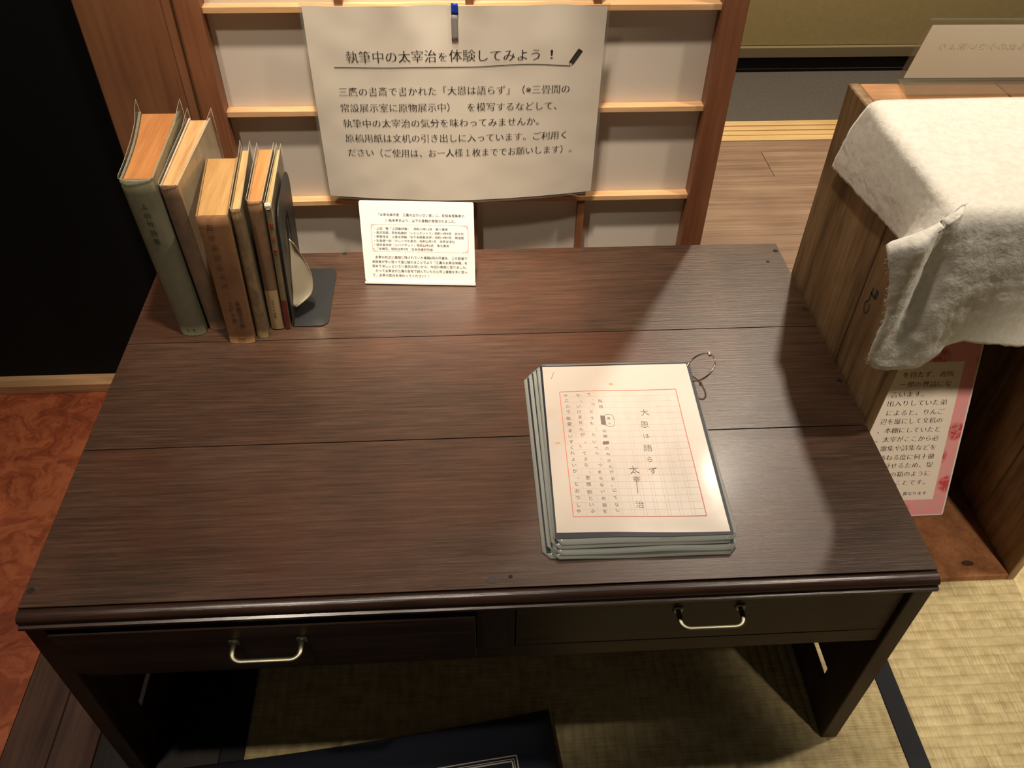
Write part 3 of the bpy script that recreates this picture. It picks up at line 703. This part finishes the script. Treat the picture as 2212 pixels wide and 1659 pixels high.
# ================================================================ LAMINATED MANUSCRIPT PAGES
pages = thing('manuscript_pages', 'ring-bound stack of laminated handwritten manuscript sheets on the desk', 'document', (.68,.2,H))
M_sfilm = film('page_laminate', (232,236,234), .14, .10, .30)
M_navy = plain('navy_backing', (20,22,40), .5)
def man_mat():
    m = aged('manuscript_paper', (204,192,180), (186,158,136), 14, .55, .42, coat=.25, pos=(.52,.78), bump=.05)
    return m
M_man = man_mat(); M_pale = plain('pale_sheet', (206,206,190), .6)
def sheet_frame(a, ox, oy):
    # local frame: u along x, v along y, about the lower left corner
    ux = Vector((math.cos(a), math.sin(a),0)); vy = Vector((-math.sin(a), math.cos(a),0)); o = Vector((ox,oy,0))
    return lambda u,v: o + ux*u + vy*v
offs = [(.5600,.0455,.006,0),(.5690,.0430,-.008,1),(.5655,.0500,.002,2),(.5715,.0465,-.006,3),(.5700,.0535,-.003,4),(.5735,.0575,-.010,5)]
for ox,oy,a,k in offs:
    F = sheet_frame(a,ox,oy); z0 = H+.0012+k*.0019
    if k == 5: ox,oy = .5735,.0585
    wdt, hgt = .2110, .3000
    def wz(u,v,k=k): return .0010*noise.noise(Vector((u*16,v*12,k*3.3))) + (.0008*math.sin(u*40+k))*(1 if v<.02 else .4)
    bm = newbm()
    out = rrect(0,wdt,0,hgt,.009,5)
    nu_, nv_ = 26, 30
    def f(s,t):
        u = wdt*s; v = hgt*t
        r = .009
        dv = max(0, r-v, v-(hgt-r)); ins = r-math.sqrt(max(0,r*r-dv*dv)); u = ins+(wdt-2*ins)*s
        p = F(u,v); return Vector((p.x,p.y,z0+wz(u,v)))
    slab(bm, nu_, nv_, f, (0,0,1), .0007)
    sh = obj('laminated_sheet', bm, M_sfilm, pages)
    bw0,bw1,bh0,bh1 = .0045,.2065,(.0075 if k < 5 else .0060),.2935
    def g(s,t,e=0,b=(bw0,bw1,bh0,bh1)):
        u = b[0]+e+(b[1]-b[0]-2*e)*s; v = b[2]+e+(b[3]-b[2]-2*e)*t; p = F(u,v); return Vector((p.x,p.y,z0+wz(u,v)+.0002))
    if k < 5:
        bm = newbm(); grid(bm, 14,16, lambda s,t: g(s,t)); obj('backing', bm, M_navy, sh)
        bm = newbm(); grid(bm, 14,16, lambda s,t: g(s,t,0,(bw0+.0025,bw1-.003,bh0+.008,bh1-.002))+Vector((0,0,.0002))); obj('paper', bm, M_pale, sh)
    top_z, topF, tw = z0, F, wz
# the top page, measured in the world plane
TZ = top_z
def tz(x,y): return TZ+.0007+tw(x-.5735,y-.0585)
def quadmap(P):
    a,b_,c,d = [Vector(q) for q in P] # bl, br, tr, tl
    return lambda s,t: (a*(1-s)+b_*s)*(1-t)+(d*(1-s)+c*s)*t
qn = quadmap([(.5755,.0655),(.7790,.0620),(.7885,.3515),(.5810,.3525)])
qp = quadmap([(.5775,.0735),(.7755,.0655),(.7835,.3480),(.5840,.3500)])
def onz(q, e): return lambda s,t: Vector((q(s,t).x, q(s,t).y, tz(q(s,t).x,q(s,t).y)+e))
bm = newbm(); grid(bm, 26,30, onz(qn,0)); obj('backing', bm, M_navy, sh)
bm = newbm(); grid(bm, 26,30, onz(qp,.0003)); obj('paper', bm, M_man, sh, label='stained cream manuscript page')
bm = newbm(); fr = newbm()
fxy = lambda x,y: Vector((x,y,tz(x,y)+.0006))
def seg(bm,a,b_,wd,n=16,f=fxy):
    pts = [(a[0]+(b_[0]-a[0])*k/n, a[1]+(b_[1]-a[1])*k/n) for k in range(n+1)]; strip(bm, pts, wd, f)
BL,BR,TR,TL = (.5990,.0945),(.7535,.0890),(.7590,.2985),(.6030,.3000)
for a,b_ in ((BL,BR),(BR,TR),(TR,TL),(TL,BL)): seg(fr,a,b_,.0009)
obj('red_frame', fr, plain('red_rule', (222,120,96), .6), sh, label='thin red ruled frame')
gr = newbm()
qg = quadmap([BL,BR,TR,TL])
fg = lambda x,y: Vector((x,y,tz(x,y)+.00045))
for k in range(1,11):
    for e in (-.012,.012):
        a = qg(k/11+e,.0); b_ = qg(k/11+e,1); seg(gr,(a.x,a.y),(b_.x,b_.y),.00022,16,fg)
for k in range(1,20):
    a = qg(0,k/20); b_ = qg(1,k/20); seg(gr,(a.x,a.y),(b_.x,b_.y),.00018,16,fg)
obj('grid_lines', gr, plain('faint_rule', (208,190,170), .7), sh)
ink = newbm(); ink2 = newbm()
MS = [('大', 0.7099, 0.2582, 12), ('恩', 0.7062, 0.2368, 12), ('は', 0.705, 0.2171, 9), ('語', 0.7035, 0.1968, 12), ('ら', 0.7027, 0.178, 9), ('ず', 0.7036, 0.1597, 12), ('太', 0.6801, 0.1619, 13), ('宰', 0.6809, 0.1471, 10), ('治', 0.6786, 0.1092, 11), ('先', 0.6545, 0.2803, 8), ('日', 0.6544, 0.2699, 8), ('帰', 0.6614, 0.2488, 6), ('へ', 0.6616, 0.24, 6), ('公', 0.6529, 0.2275, 7), ('論', 0.6529, 0.2183, 7), ('の', 0.6522, 0.1979, 7), ('N', 0.6526, 0.1886, 7), ('さ', 0.6519, 0.1777, 7), ('ん', 0.6526, 0.1684, 7), ('が', 0.6527, 0.1599, 7), ('お', 0.6527, 0.1488, 7), ('、', 0.6505, 0.1392, 7), ('に', 0.652, 0.131, 7), ('て', 0.6514, 0.1203, 7), ('な', 0.6513, 0.1096, 7), ('し', 0.651, 0.1022, 7), ('て', 0.6414, 0.2934, 7), ('、', 0.6456, 0.2844, 7), ('つ', 0.6444, 0.2746, 7), ('ど', 0.6406, 0.2617, 7), ('う', 0.6403, 0.2497, 7), ('も', 0.6387, 0.241, 7), ('、', 0.6437, 0.2325, 7), ('た', 0.6384, 0.2212, 7), ('い', 0.6378, 0.2094, 7), ('へ', 0.639, 0.1996, 7), ('ん', 0.6387, 0.1908, 7), ('、', 0.6431, 0.1825, 7), ('つ', 0.6403, 0.1711, 7), ('ま', 0.6379, 0.16, 7), ('ら', 0.6382, 0.1501, 7), ('な', 0.6377, 0.1398, 7), ('い', 0.6375, 0.1302, 7), ('お', 0.6373, 0.1196, 7), ('談', 0.6371, 0.1097, 7), ('を', 0.6363, 0.1006, 7), ('で', 0.6265, 0.2916, 8), ('、', 0.6303, 0.2826, 8), ('い', 0.6251, 0.2717, 8), ('け', 0.6247, 0.2619, 8), ('ま', 0.6246, 0.2523, 8), ('せ', 0.6244, 0.2428, 8), ('ん', 0.6238, 0.2316, 8), ('が', 0.6245, 0.2218, 8), ('、', 0.6269, 0.2103, 8), ('L', 0.6202, 0.2038, 8), ('て', 0.6232, 0.1908, 8), ('さ', 0.6234, 0.1816, 8), ('ら', 0.623, 0.1719, 8), ('、', 0.6271, 0.1621, 8), ('思', 0.6225, 0.1514, 8), ('想', 0.6223, 0.1415, 8), ('説', 0.6219, 0.1297, 8), ('と', 0.622, 0.1203, 8), ('い', 0.6216, 0.111, 8), ('ふ', 0.6221, 0.1022, 8), ('ヤ', 0.6102, 0.2923, 8), ('ニ', 0.6105, 0.2835, 8), ('の', 0.6109, 0.2723, 8), ('で', 0.6106, 0.2626, 8), ('敬', 0.6097, 0.2506, 8), ('愛', 0.6099, 0.2411, 8), ('ま', 0.6095, 0.2294, 8), ('い', 0.6088, 0.2202, 8), ('す', 0.6088, 0.2106, 8), ('く', 0.6086, 0.201, 8), ('れ', 0.6085, 0.1921, 8), ('よ', 0.6085, 0.1818, 8), ('い', 0.6083, 0.1726, 8), ('か', 0.6081, 0.163, 8), ('、', 0.6119, 0.1534, 8), ('と', 0.6077, 0.1428, 8), ('お', 0.6075, 0.132, 8), ('つ', 0.6071, 0.122, 8), ('し', 0.6067, 0.1111, 8), ('や', 0.6059, 0.102, 8)]
for i,(ch,x,y,sz) in enumerate(MS):
    big = sz >= 9 and i < 9
    random.seed(i)
    put_char(ink if big else ink2, ch, x, y, sz*.00105 if big else sz*.00082, fxy, -.012 if big else -.004, .95, random.uniform(-.12,.12))
seg(ink,(.6807,.1440),(.6793,.1257),.0007,4)
pn = newbm(); seg(pn,(.5988,.3382),(.5943,.3259),.0005,3); obj('page_number', pn, plain('pencil_line',(90,84,84),.7), sh)
obj('title_writing', ink, plain('pencil_dark', (112,100,96), .7), sh)
for q in ([(.6514,.254),(.6574,.2533),(.6569,.2371),(.6507,.2388)],[(.6486,.2093),(.6565,.2099),(.6561,.2049),(.6484,.2044)]):
    ink2.faces.new([ink2.verts.new(fxy(*p)) for p in q])
pts = [(.6623+.0062*math.copysign(abs(math.cos(a))**.6,math.cos(a)), .2452+.0105*math.copysign(abs(math.sin(a))**.6,math.sin(a))) for a in [2*PI*k/28 for k in range(29)]]
strip(ink2, pts, .0004, fxy)
obj('body_writing', ink2, plain('pencil_grey', (122,108,100), .7), sh)
st = newbm(); disc(st, (.6737,.3121,0), .0030,.0022, f=lambda v: fxy(v.x,v.y)); M_rust = plain('rust', (206,160,132), .7); obj('rust_stain', st, M_rust, sh); st = newbm(); strip(st, [(.5888,.2096),(.5948,.2098)], .0022, fxy)
obj('rust_stain', st, M_rust, sh)
bm = newbm()
R_, al = .0225, math.radians(40)
cxr, czr = .7805+R_*math.cos(al), TZ+.0005+R_*math.sin(al)-.004
pts = [(cxr+R_*math.cos(a)*math.cos(al), .3300+R_*math.sin(a)*.98, czr+R_*math.cos(a)*math.sin(al)) for a in [2*PI*k/48 for k in range(48)]]
tube(bm, pts, .0012, 8, closed=True)
box(bm, -.002,.002,-.004,.004,-.0016,.0016,.0008, f=lambda v: Vector(pts[5])+v)
obj('binder_ring', bm, plain('steel', (190,184,170), .18, metal=1), pages, label='thin metal binder ring')

# ================================================================ BOOKS
M_jack = film('book_jacket', (244,242,234), .14, .12, .05)
M_rim = plain('plastic_edge', (186,182,166), .35)
def pagemat(name, a, b_): return wood(name, (a,tuple((p+q)//2 for p,q in zip(a,b_)),b_), (90,5,5), .8, .05, .5, fine=5, spec=.2, bdist=.001)
P_or = pagemat('pages_orange', (176,116,66),(206,144,88)); P_tan = pagemat('pages_tan', (168,128,76),(204,164,108)); P_yel = pagemat('pages_yellow', (182,138,88),(228,188,134))
def cover(n, a, b_, sc=25): return aged(n, a, b_, sc, .9, .75, (1,1,.6), pos=(.36,.66))
books = []
def book(name, label, cat, xb, xt, bk, y0, d, h, mats, bkb=None, spine_in=.0, jacket=True, bow=0, th=.0018, over=.0022, flush=False, tip=.0):
    """xb, xt: x of the two spine edges at the foot and the head; bk: shift of both at the fore edge"""
    root = thing(name, label, cat, ((xb[0]+xb[1])/2, y0+d/2, H), 'books held by the bookend')
    def P(s,t,u,e=0):
        b0, b1 = (bk[0],bk[1]) if bkb is None else (bkb[0]*(1-u)+bk[0]*u, bkb[1]*(1-u)+bk[1]*u)
        l = xb[0]*(1-u)+xt[0]*u + b0*t + bow*math.sin(PI*min(1,max(0,t))) ; r = xb[1]*(1-u)+xt[1]*u + b1*t
        return Vector((l+(r-l)*s, y0+d*t, H+.0008+h*u))
    wd = (xb[1]-xb[0]+xt[1]-xt[0])/2
    e = th/wd; hh = over/h; n = 10
    def blk(s0,s1,t0,t1,u0,u1,nt=10,nu=10,mi=0,bm=None):
        own = bm is None; bm = bm or newbm()
        for i in range(nt):
            for j in range(nu):
                pass
        G = {}
        def V(a,b_,c):
            if (a,b_,c) not in G:
                G[a,b_,c] = bm.verts.new(P(s0+(s1-s0)*a, t0+(t1-t0)*b_/nt, u0+(u1-u0)*c/nu))
            return G[a,b_,c]
        for i in range(nt):
            for j in range(nu):
                bm.faces.new((V(0,i,j),V(0,i,j+1),V(0,i+1,j+1),V(0,i+1,j))); bm.faces.new((V(1,i,j),V(1,i+1,j),V(1,i+1,j+1),V(1,i,j+1)))
        for i in range(nt):
            bm.faces.new((V(0,i,0),V(0,i+1,0),V(1,i+1,0),V(1,i,0))); bm.faces.new((V(0,i,nu),V(1,i,nu),V(1,i+1,nu),V(0,i+1,nu)))
        for j in range(nu):
            bm.faces.new((V(0,0,j),V(1,0,j),V(1,0,j+1),V(0,0,j+1))); bm.faces.new((V(0,nt,j),V(0,nt,j+1),V(1,nt,j+1),V(1,nt,j)))
        return bm
    c = mats['cover']
    obj('front_cover', blk(1-e,1,.012,1,0,1), c, root); obj('back_cover', blk(0,e,.012,1,0,1), c, root)
    # spine, gently rounded
    bm = newbm(); ns = 10; prof = []
    for k in range(ns+1):
        s = k/ns; prof.append((s, .012-(.022+spine_in)*(math.sin(PI*s)**.5)*.9))
    rows = []
    nz_ = 14
    for j in range(nz_+1):
        rag = (mats.get('rag',0)*noise.noise(Vector((j*3.1,1,2))) ) 
        rows.append([bm.verts.new(P(s,t,j/nz_) + Vector((0,0,(mats.get('rag',0)*noise.noise(Vector((s*9,j,h*30))) if j==nz_ else 0)))) for s,t in prof])
    inner = [[bm.verts.new(P(.02+.96*s,.022,j/nz_)) for s,t in prof] for j in (0,nz_)]
    for j in range(nz_):
        for k in range(ns):
            q = bm.faces.new((rows[j][k],rows[j][k+1],rows[j+1][k+1],rows[j+1][k])); q.smooth = True
    for (a,b_) in ((rows[0],inner[0]),(rows[nz_],inner[1])):
        for k in range(ns): bm.faces.new((a[k],a[k+1],b_[k+1],b_[k]))
    sp = obj('spine', bm, mats['spine'], root)
    bm = blk(e*1.15,1-e*1.15,.020,.985,hh if not flush else .002,1-hh if not flush else .996, 8, 1)
    # slightly uneven head of the page block
    obj('page_block', bm, mats['pages'], root)
    if jacket:
        bm = newbm(); j0 = -.0007/wd; j1 = 1+.0007/wd; n = 14
        path = [(j0,1.03+tip*.2)] + [(j0, .95-.15*k) for k in range(6)] + [(j0,.03)] + [(s, t-.006) for s,t in prof] + [(j1,.03)] + [(j1,.2+.15*k) for k in range(6)] + [(j1,1.03+tip*.2)]
        R2 = []
        for j in range(9):
            row = []
            for (s,t) in path:
                p = P(s,t,j/8*(1+.003/h))
                if j == 8:
                    p.z += .0012*noise.noise(Vector((s*7,t*9,d*40))) + .0015
                    if t > .9: p.z += tip*.06*(.6 if t<1 else 1)
                    if t < .02: p.z -= .0012
                row.append(bm.verts.new(p))
            R2.append(row)
        for j in range(8):
            for k in range(len(path)-1):
                q = bm.faces.new((R2[j][k],R2[j][k+1],R2[j+1][k+1],R2[j+1][k])); q.smooth = True
        tube(bm, [v.co.copy() for v in R2[8]], .00030, 5, mi=1)
        for rr in (R2,): 
            tube(bm, [r_[0].co.copy() for r_ in rr], .00025, 4, mi=1); tube(bm, [r_[-1].co.copy() for r_ in rr], .00025, 4, mi=1)
        obj('clear_jacket', bm, [M_jack,M_rim], root, label='clear protective plastic jacket')
    books.append(root)
    # a map onto the face of the spine
    def SP(s,u,w=.0016):
        k = .012-(.022+spine_in)*(math.sin(PI*min(max(s,.02),.98))**.5)*.9
        return P(s,k,u) + Vector((0,-w if jacket else -.0006,0))
    return root, sp, SP, h, wd
def spine_text(sp, SP, h, wd, text, s, u0, u1, size, mat_, ratio=1.0):
    bm = newbm(); n = len(text)
    for k,ch in enumerate(text):
        u = u0+(u1-u0)*(k/(n-1) if n > 1 else 0)
        put_char(bm, ch, 0, 0, size, lambda a,b_: SP(s+a/wd*ratio, u+b_/h), 0.004)
    obj('spine_lettering', bm, mat_, sp)
K_ink = plain('spine_ink', (34,34,26), .7); K_br = plain('spine_brown_ink', (70,44,26), .7); K_red = plain('spine_red_ink', (156,52,34), .7)
r,sp,SP,h,wd = book('hardcover_book','thick tall book with grey-green cloth cover and orange page tops, leftmost in the row','book',(.0710,.1065),(.0590,.1000),(-.025,-.009),.454,.187,.2480,
  {'cover':cover('grey_green_cloth',(136,134,112),(112,112,90),60),'spine':cover('grey_green_spine',(120,116,92),(98,96,74),40),'pages':P_or}, spine_in=.02, bow=.004, th=.0026, tip=.14)
spine_text(sp,SP,h,wd,"上田敏詩集",.50,.865,.655,.0088,K_ink)
spine_text(sp,SP,h,wd,"第",.38,.045,.045,.0040,K_ink); spine_text(sp,SP,h,wd,"一",.50,.045,.045,.0040,K_ink); spine_text(sp,SP,h,wd,"書",.62,.045,.045,.0040,K_ink)
r,sp,SP,h,wd = book('old_book','tall brown worn book with yellowed uneven pages beside the grey-green one','book',(.1105,.1335),(.1020,.1245),(-.004,.004),.4620,.186,.2340,
  {'cover':cover('stained_tan_cover',(222,204,178),(184,158,124),16),'spine':cover('worn_brown_spine',(122,88,60),(78,54,36),50),'pages':P_yel,'rag':.003}, tip=.10, bkb=(-.004,-.001))
r,sp,SP,h,wd = book('thick_paperback','squat thick brown book with a creased spine and tan page top, standing forward','book',(.1455,.1800),(.1475,.1870),(-.017,-.0138),.4300,.150,.2095,
  {'cover':cover('brown_paper_cover',(150,116,78),(118,86,54),20),'spine':cover('reddish_brown_spine',(128,90,56),(98,64,38),22),'pages':P_tan,'rag':.003}, flush=True, jacket=False, bkb=(-.0095,-.009))
spine_text(sp,SP,h,wd,"左千夫歌集合評",.36,.93,.50,.0100,plain('spine_faint',(104,70,44),.8))
spine_text(sp,SP,h,wd,"土屋文明",.40,.345,.205,.0080,K_br); spine_text(sp,SP,h,wd,"斎藤茂吉編",.66,.345,.165,.0080,K_br)
spine_text(sp,SP,h,wd,"開",.42,.04,.04,.0038,K_br); spine_text(sp,SP,h,wd,"成",.52,.04,.04,.0038,K_br); spine_text(sp,SP,h,wd,"館",.62,.04,.04,.0038,K_br)
r,sp,SP,h,wd = book('thin_book','thin greenish-brown book with a cracked flaking spine, fourth in the row','book',(.1815,.1975),(.1885,.2015),(-.014,-.015),.4410,.160,.2110,
  {'cover':cover('olive_cover',(150,134,96),(112,92,58),24),'spine':cover('flaking_spine',(146,116,72),(86,64,38),70),'pages':P_yel,'rag':.005}, tip=.07, bkb=(-.008,-.0095))
r,sp,SP,h,wd = book('paperback_book','slim book with a cream band at the spine foot and vivid orange page top','book',(.1990,.2170),(.2060,.2245),(-.009,-.006),.4600,.142,.2100,
  {'cover':cover('beige_cover',(164,136,100),(132,104,70),24),'spine':cover('brown_spine_cream_foot',(150,108,68),(122,86,54),24),'pages':P_or}, flush=True, tip=.03)
bm = newbm(); grid(bm, 10, 6, lambda a,b_: SP(.02+.96*a, .004+.33*b_, .0011)); obj('cream_band', bm, cover('cream_band_paper',(176,152,112),(158,130,92),30), sp)
spine_text(sp,SP,h,wd,"世界文学叢書",.5,.250,.115,.0038,K_br)
r,sp,SP,h,wd = book('slim_booklet','slimmest book with a red title and dark red foot, touching the black bookend','book',(.2185,.2265),(.2275,.2358),(-.006,-.009),.4600,.150,.2050,
  {'cover':cover('drab_cover',(156,142,108),(120,104,70),24),'spine':cover('drab_spine',(146,126,82),(108,88,54),40),'pages':P_yel}, flush=True, tip=.02)
bm = newbm(); grid(bm, 10, 6, lambda a,b_: SP(.02+.96*a, .004+.25*b_, .0011)); obj('red_foot_band', bm, cover('dark_red_band',(112,40,30),(84,30,24),60), sp)
spine_text(sp,SP,h,wd,"末摘花",.5,.86,.66,.0080,K_red)
bm = newbm(); disc(bm, (0,0,0), .0045,.002, f=lambda v: SP(.5+v.x/wd,.992+v.y/h,.0020)); box(bm,-.0042,.0042,-.0016,.004,-.002,.0030,.001,f=lambda v: SP(.5,1.0,0)+v); obj('torn_head', bm, plain('white_torn_paper',(224,214,196),.7), sp, label='white torn paper at the head of the spine')
slim = r

# ================================================================ BOOKEND
be = thing('bookend', 'black metal bookend with a leaf-shaped cut-out at the right of the books', 'bookend', (.245,.53,H))
M_be = plain('black_enamel', (34,36,36), .42, spec=.5, bump=.05, bscale=400)
def bx(v, y=.463): return .2310+.0090*((v-H)/.195)-.006*((y-.463)/.14)          # the upright leans a little to the right
hole = [(.539,.561),(.512,.557),(.499,.535),(.492,.504),(.484,.469),(.4815,.440),(.500,.436),(.520,.444),(.536,.460),(.546,.490),(.548,.520),(.546,.545)]
hole = [(y+.004,z) for y,z in hole]
outer = [(.463,H+.001),(.463,.570)] + [(.463+.034*(1-math.cos(PI/2*k/8)), .570+.034*math.sin(PI/2*k/8)) for k in range(1,9)] + [(.560+.044*math.sin(PI/2*k/8), .560+.044*math.cos(PI/2*k/8)) for k in range(0,9)] + [(.604,.520),(.604,H+.001)]
def fill_plate(bm, out, hol, f, th):
    for w in (0,-th):
        t = bmesh.new(); es = []
        for loop in (out, hol):
            vs = [t.verts.new((a,b_,0)) for a,b_ in loop]
            for i in range(len(vs)): es.append(t.edges.new((vs[i],vs[(i+1)%len(vs)])))
        bmesh.ops.triangle_fill(t, edges=es, use_beauty=True)
        for v in t.verts: v.co = f(v.co.x, v.co.y, w)
        merge(bm, t)
    for loop in (out, hol):
        n = len(loop)
        for i in range(n):
            a, b_ = loop[i], loop[(i+1)%n]
            bm.faces.new([bm.verts.new(p) for p in (f(*a,0),f(*b_,0),f(*b_,-th),f(*a,-th))])
bm = newbm(); fill_plate(bm, outer, hole, lambda y,z,w: Vector((bx(z,y)+w, y, z)), .0012); obj('upright', bm, M_be, be)
bm = newbm(); plate(bm, [(.2312,.463),(.268,.463)] + [(.268+.012*math.sin(a), .475-.012*math.cos(a)) for a in [PI/2*k/6 for k in range(7)]] + [(.280-.012*(1-math.cos(a)), .592+.012*math.sin(a)) for a in [PI/2*k/6 for k in range(7)]] + [(.2255,.604)], lambda u,v,w: Vector((u,v,H+.0020+w)), .0014)
obj('base', bm, M_be, be)
# curled tongue of the cut-out, bright on its hollow side
tg = newbm()
Lp = [(.527,.523),(.5185,.5050),(.506,.4850),(.4950,.4650),(.4880,.4500),(.4790,.4400)]; 
Rp = [(.519,.520,.2410),(.520,.500,.2480),(.5170,.480,.2560),(.5130,.462,.2590),(.5000,.4440,.2560),(.4800,.4360,.2360)]
def tongue(u,v):
    a = cr_interp([(bx(z,y)+.0003,y,z) for y,z in Lp], v); b_ = cr_interp([(x,y,z) for y,z,x in Rp], v)
    p = a.lerp(b_,u); p += Vector((.0045*math.sin(PI*u), .006*math.sin(PI*u),0))*math.sin(PI*v); return p
grid(tg, 14, 20, tongue); o = obj('tongue', tg, plain('bright_steel', (214,200,170), .30, metal=.75), be, label='curled bright metal tongue')
md = o.modifiers.new('t','SOLIDIFY'); md.thickness = .0008

# ================================================================ CUSHION
ca = Vector((.5840,.0520,0)); ax = Vector((-.42,-.046,0)).normalized(); ay = Vector((.055,-.41,0)).normalized()
cush = thing('floor_cushion', 'flat navy floor cushion with a pale framed print in front of the desk', 'cushion', tuple(ca+ax*.25+ay*.25))
M_cnavy = plain('navy_cotton', (20,24,40), .85, bump=.35, bscale=500)
def cu(u,v,top=True):
    s = min(u,1-u)*.54; t = min(v,1-v)*.54; e = min(s,t)
    r = .010
    # rounded outline
    U, Vv = u*.54, v*.54
    pr = min(1, e/.035); z = .024 + .022*math.sqrt(max(0,1-(1-pr)**2)) if top else .024 - .022*math.sqrt(max(0,1-(1-pr)**2))
    puff = 0.006*math.sin(PI*u)*math.sin(PI*v) if top else 0
    bowx = .006*math.sin(PI*v)*(1 if u < .5 else -1)*(abs(u-.5)*2)**4; bowy = .006*math.sin(PI*u)*(1 if v < .5 else -1)*(abs(v-.5)*2)**4
    p = ca + ax*(U+bowx) + ay*(Vv+bowy); return Vector((p.x,p.y,max(.0022,z+puff)+.0008*noise.noise(Vector((p.x*20,p.y*20,0)))))
bm = newbm(); grid(bm, 48,48, lambda u,v: cu(u,v,True)); grid(bm, 48,48, lambda u,v: cu(1-u,v,False)); bmesh.ops.remove_doubles(bm, verts=bm.verts[:], dist=.0004)
obj('cushion_body', bm, M_cnavy, cush)
M_cw = plain('pale_print', (206,198,180), .8)
def cf(a,b_): # metres along ax, ay from the corner
    p = cu(a/.54,b_/.54); return p+Vector((0,0,.0006))
for k,(o_,wd_) in enumerate(((0,.0016),(.0042,.0010),(.0070,.0020))):
    bm = newbm()
    a0, b0, a1, b1 = .060+o_, .066+o_, .46-o_, .46-o_
    for p,q in (((a0,b0),(a1,b0)),((a1,b0),(a1,b1)),((a1,b1),(a0,b1)),((a0,b1),(a0,b0))):
        n = 24; pts = [(p[0]+(q[0]-p[0])*i/n, p[1]+(q[1]-p[1])*i/n) for i in range(n+1)]
        for (c,d) in zip(pts[:-1],pts[1:]):
            dd = (Vector(d)-Vector(c)); nn = Vector((-dd.y,dd.x)).normalized()*wd_*.5
            bm.faces.new([bm.verts.new(cf(*x)) for x in (Vector(c)-nn,Vector(d)-nn,Vector(d)+nn,Vector(c)+nn)])
    obj('printed_frame', bm, M_cw, cush)
bm = newbm()
random.seed(11)
for k in range(900):
    a = random.uniform(.071,.449); b_ = random.uniform(.077,.449)
    if b_ > .2 and k % 3: continue
    s_ = random.uniform(.0006,.0016); th_ = random.uniform(0,PI)
    bm.faces.new([bm.verts.new(cf(a+s_*math.cos(th_+q), b_+s_*.7*math.sin(th_+q))) for q in (0,1.6,3.1,4.7)])
obj('speckled_print', bm, M_cw, cush, kind='stuff')

for o in S.objects:
    if o.type == 'LIGHT': o['kind'] = 'structure'
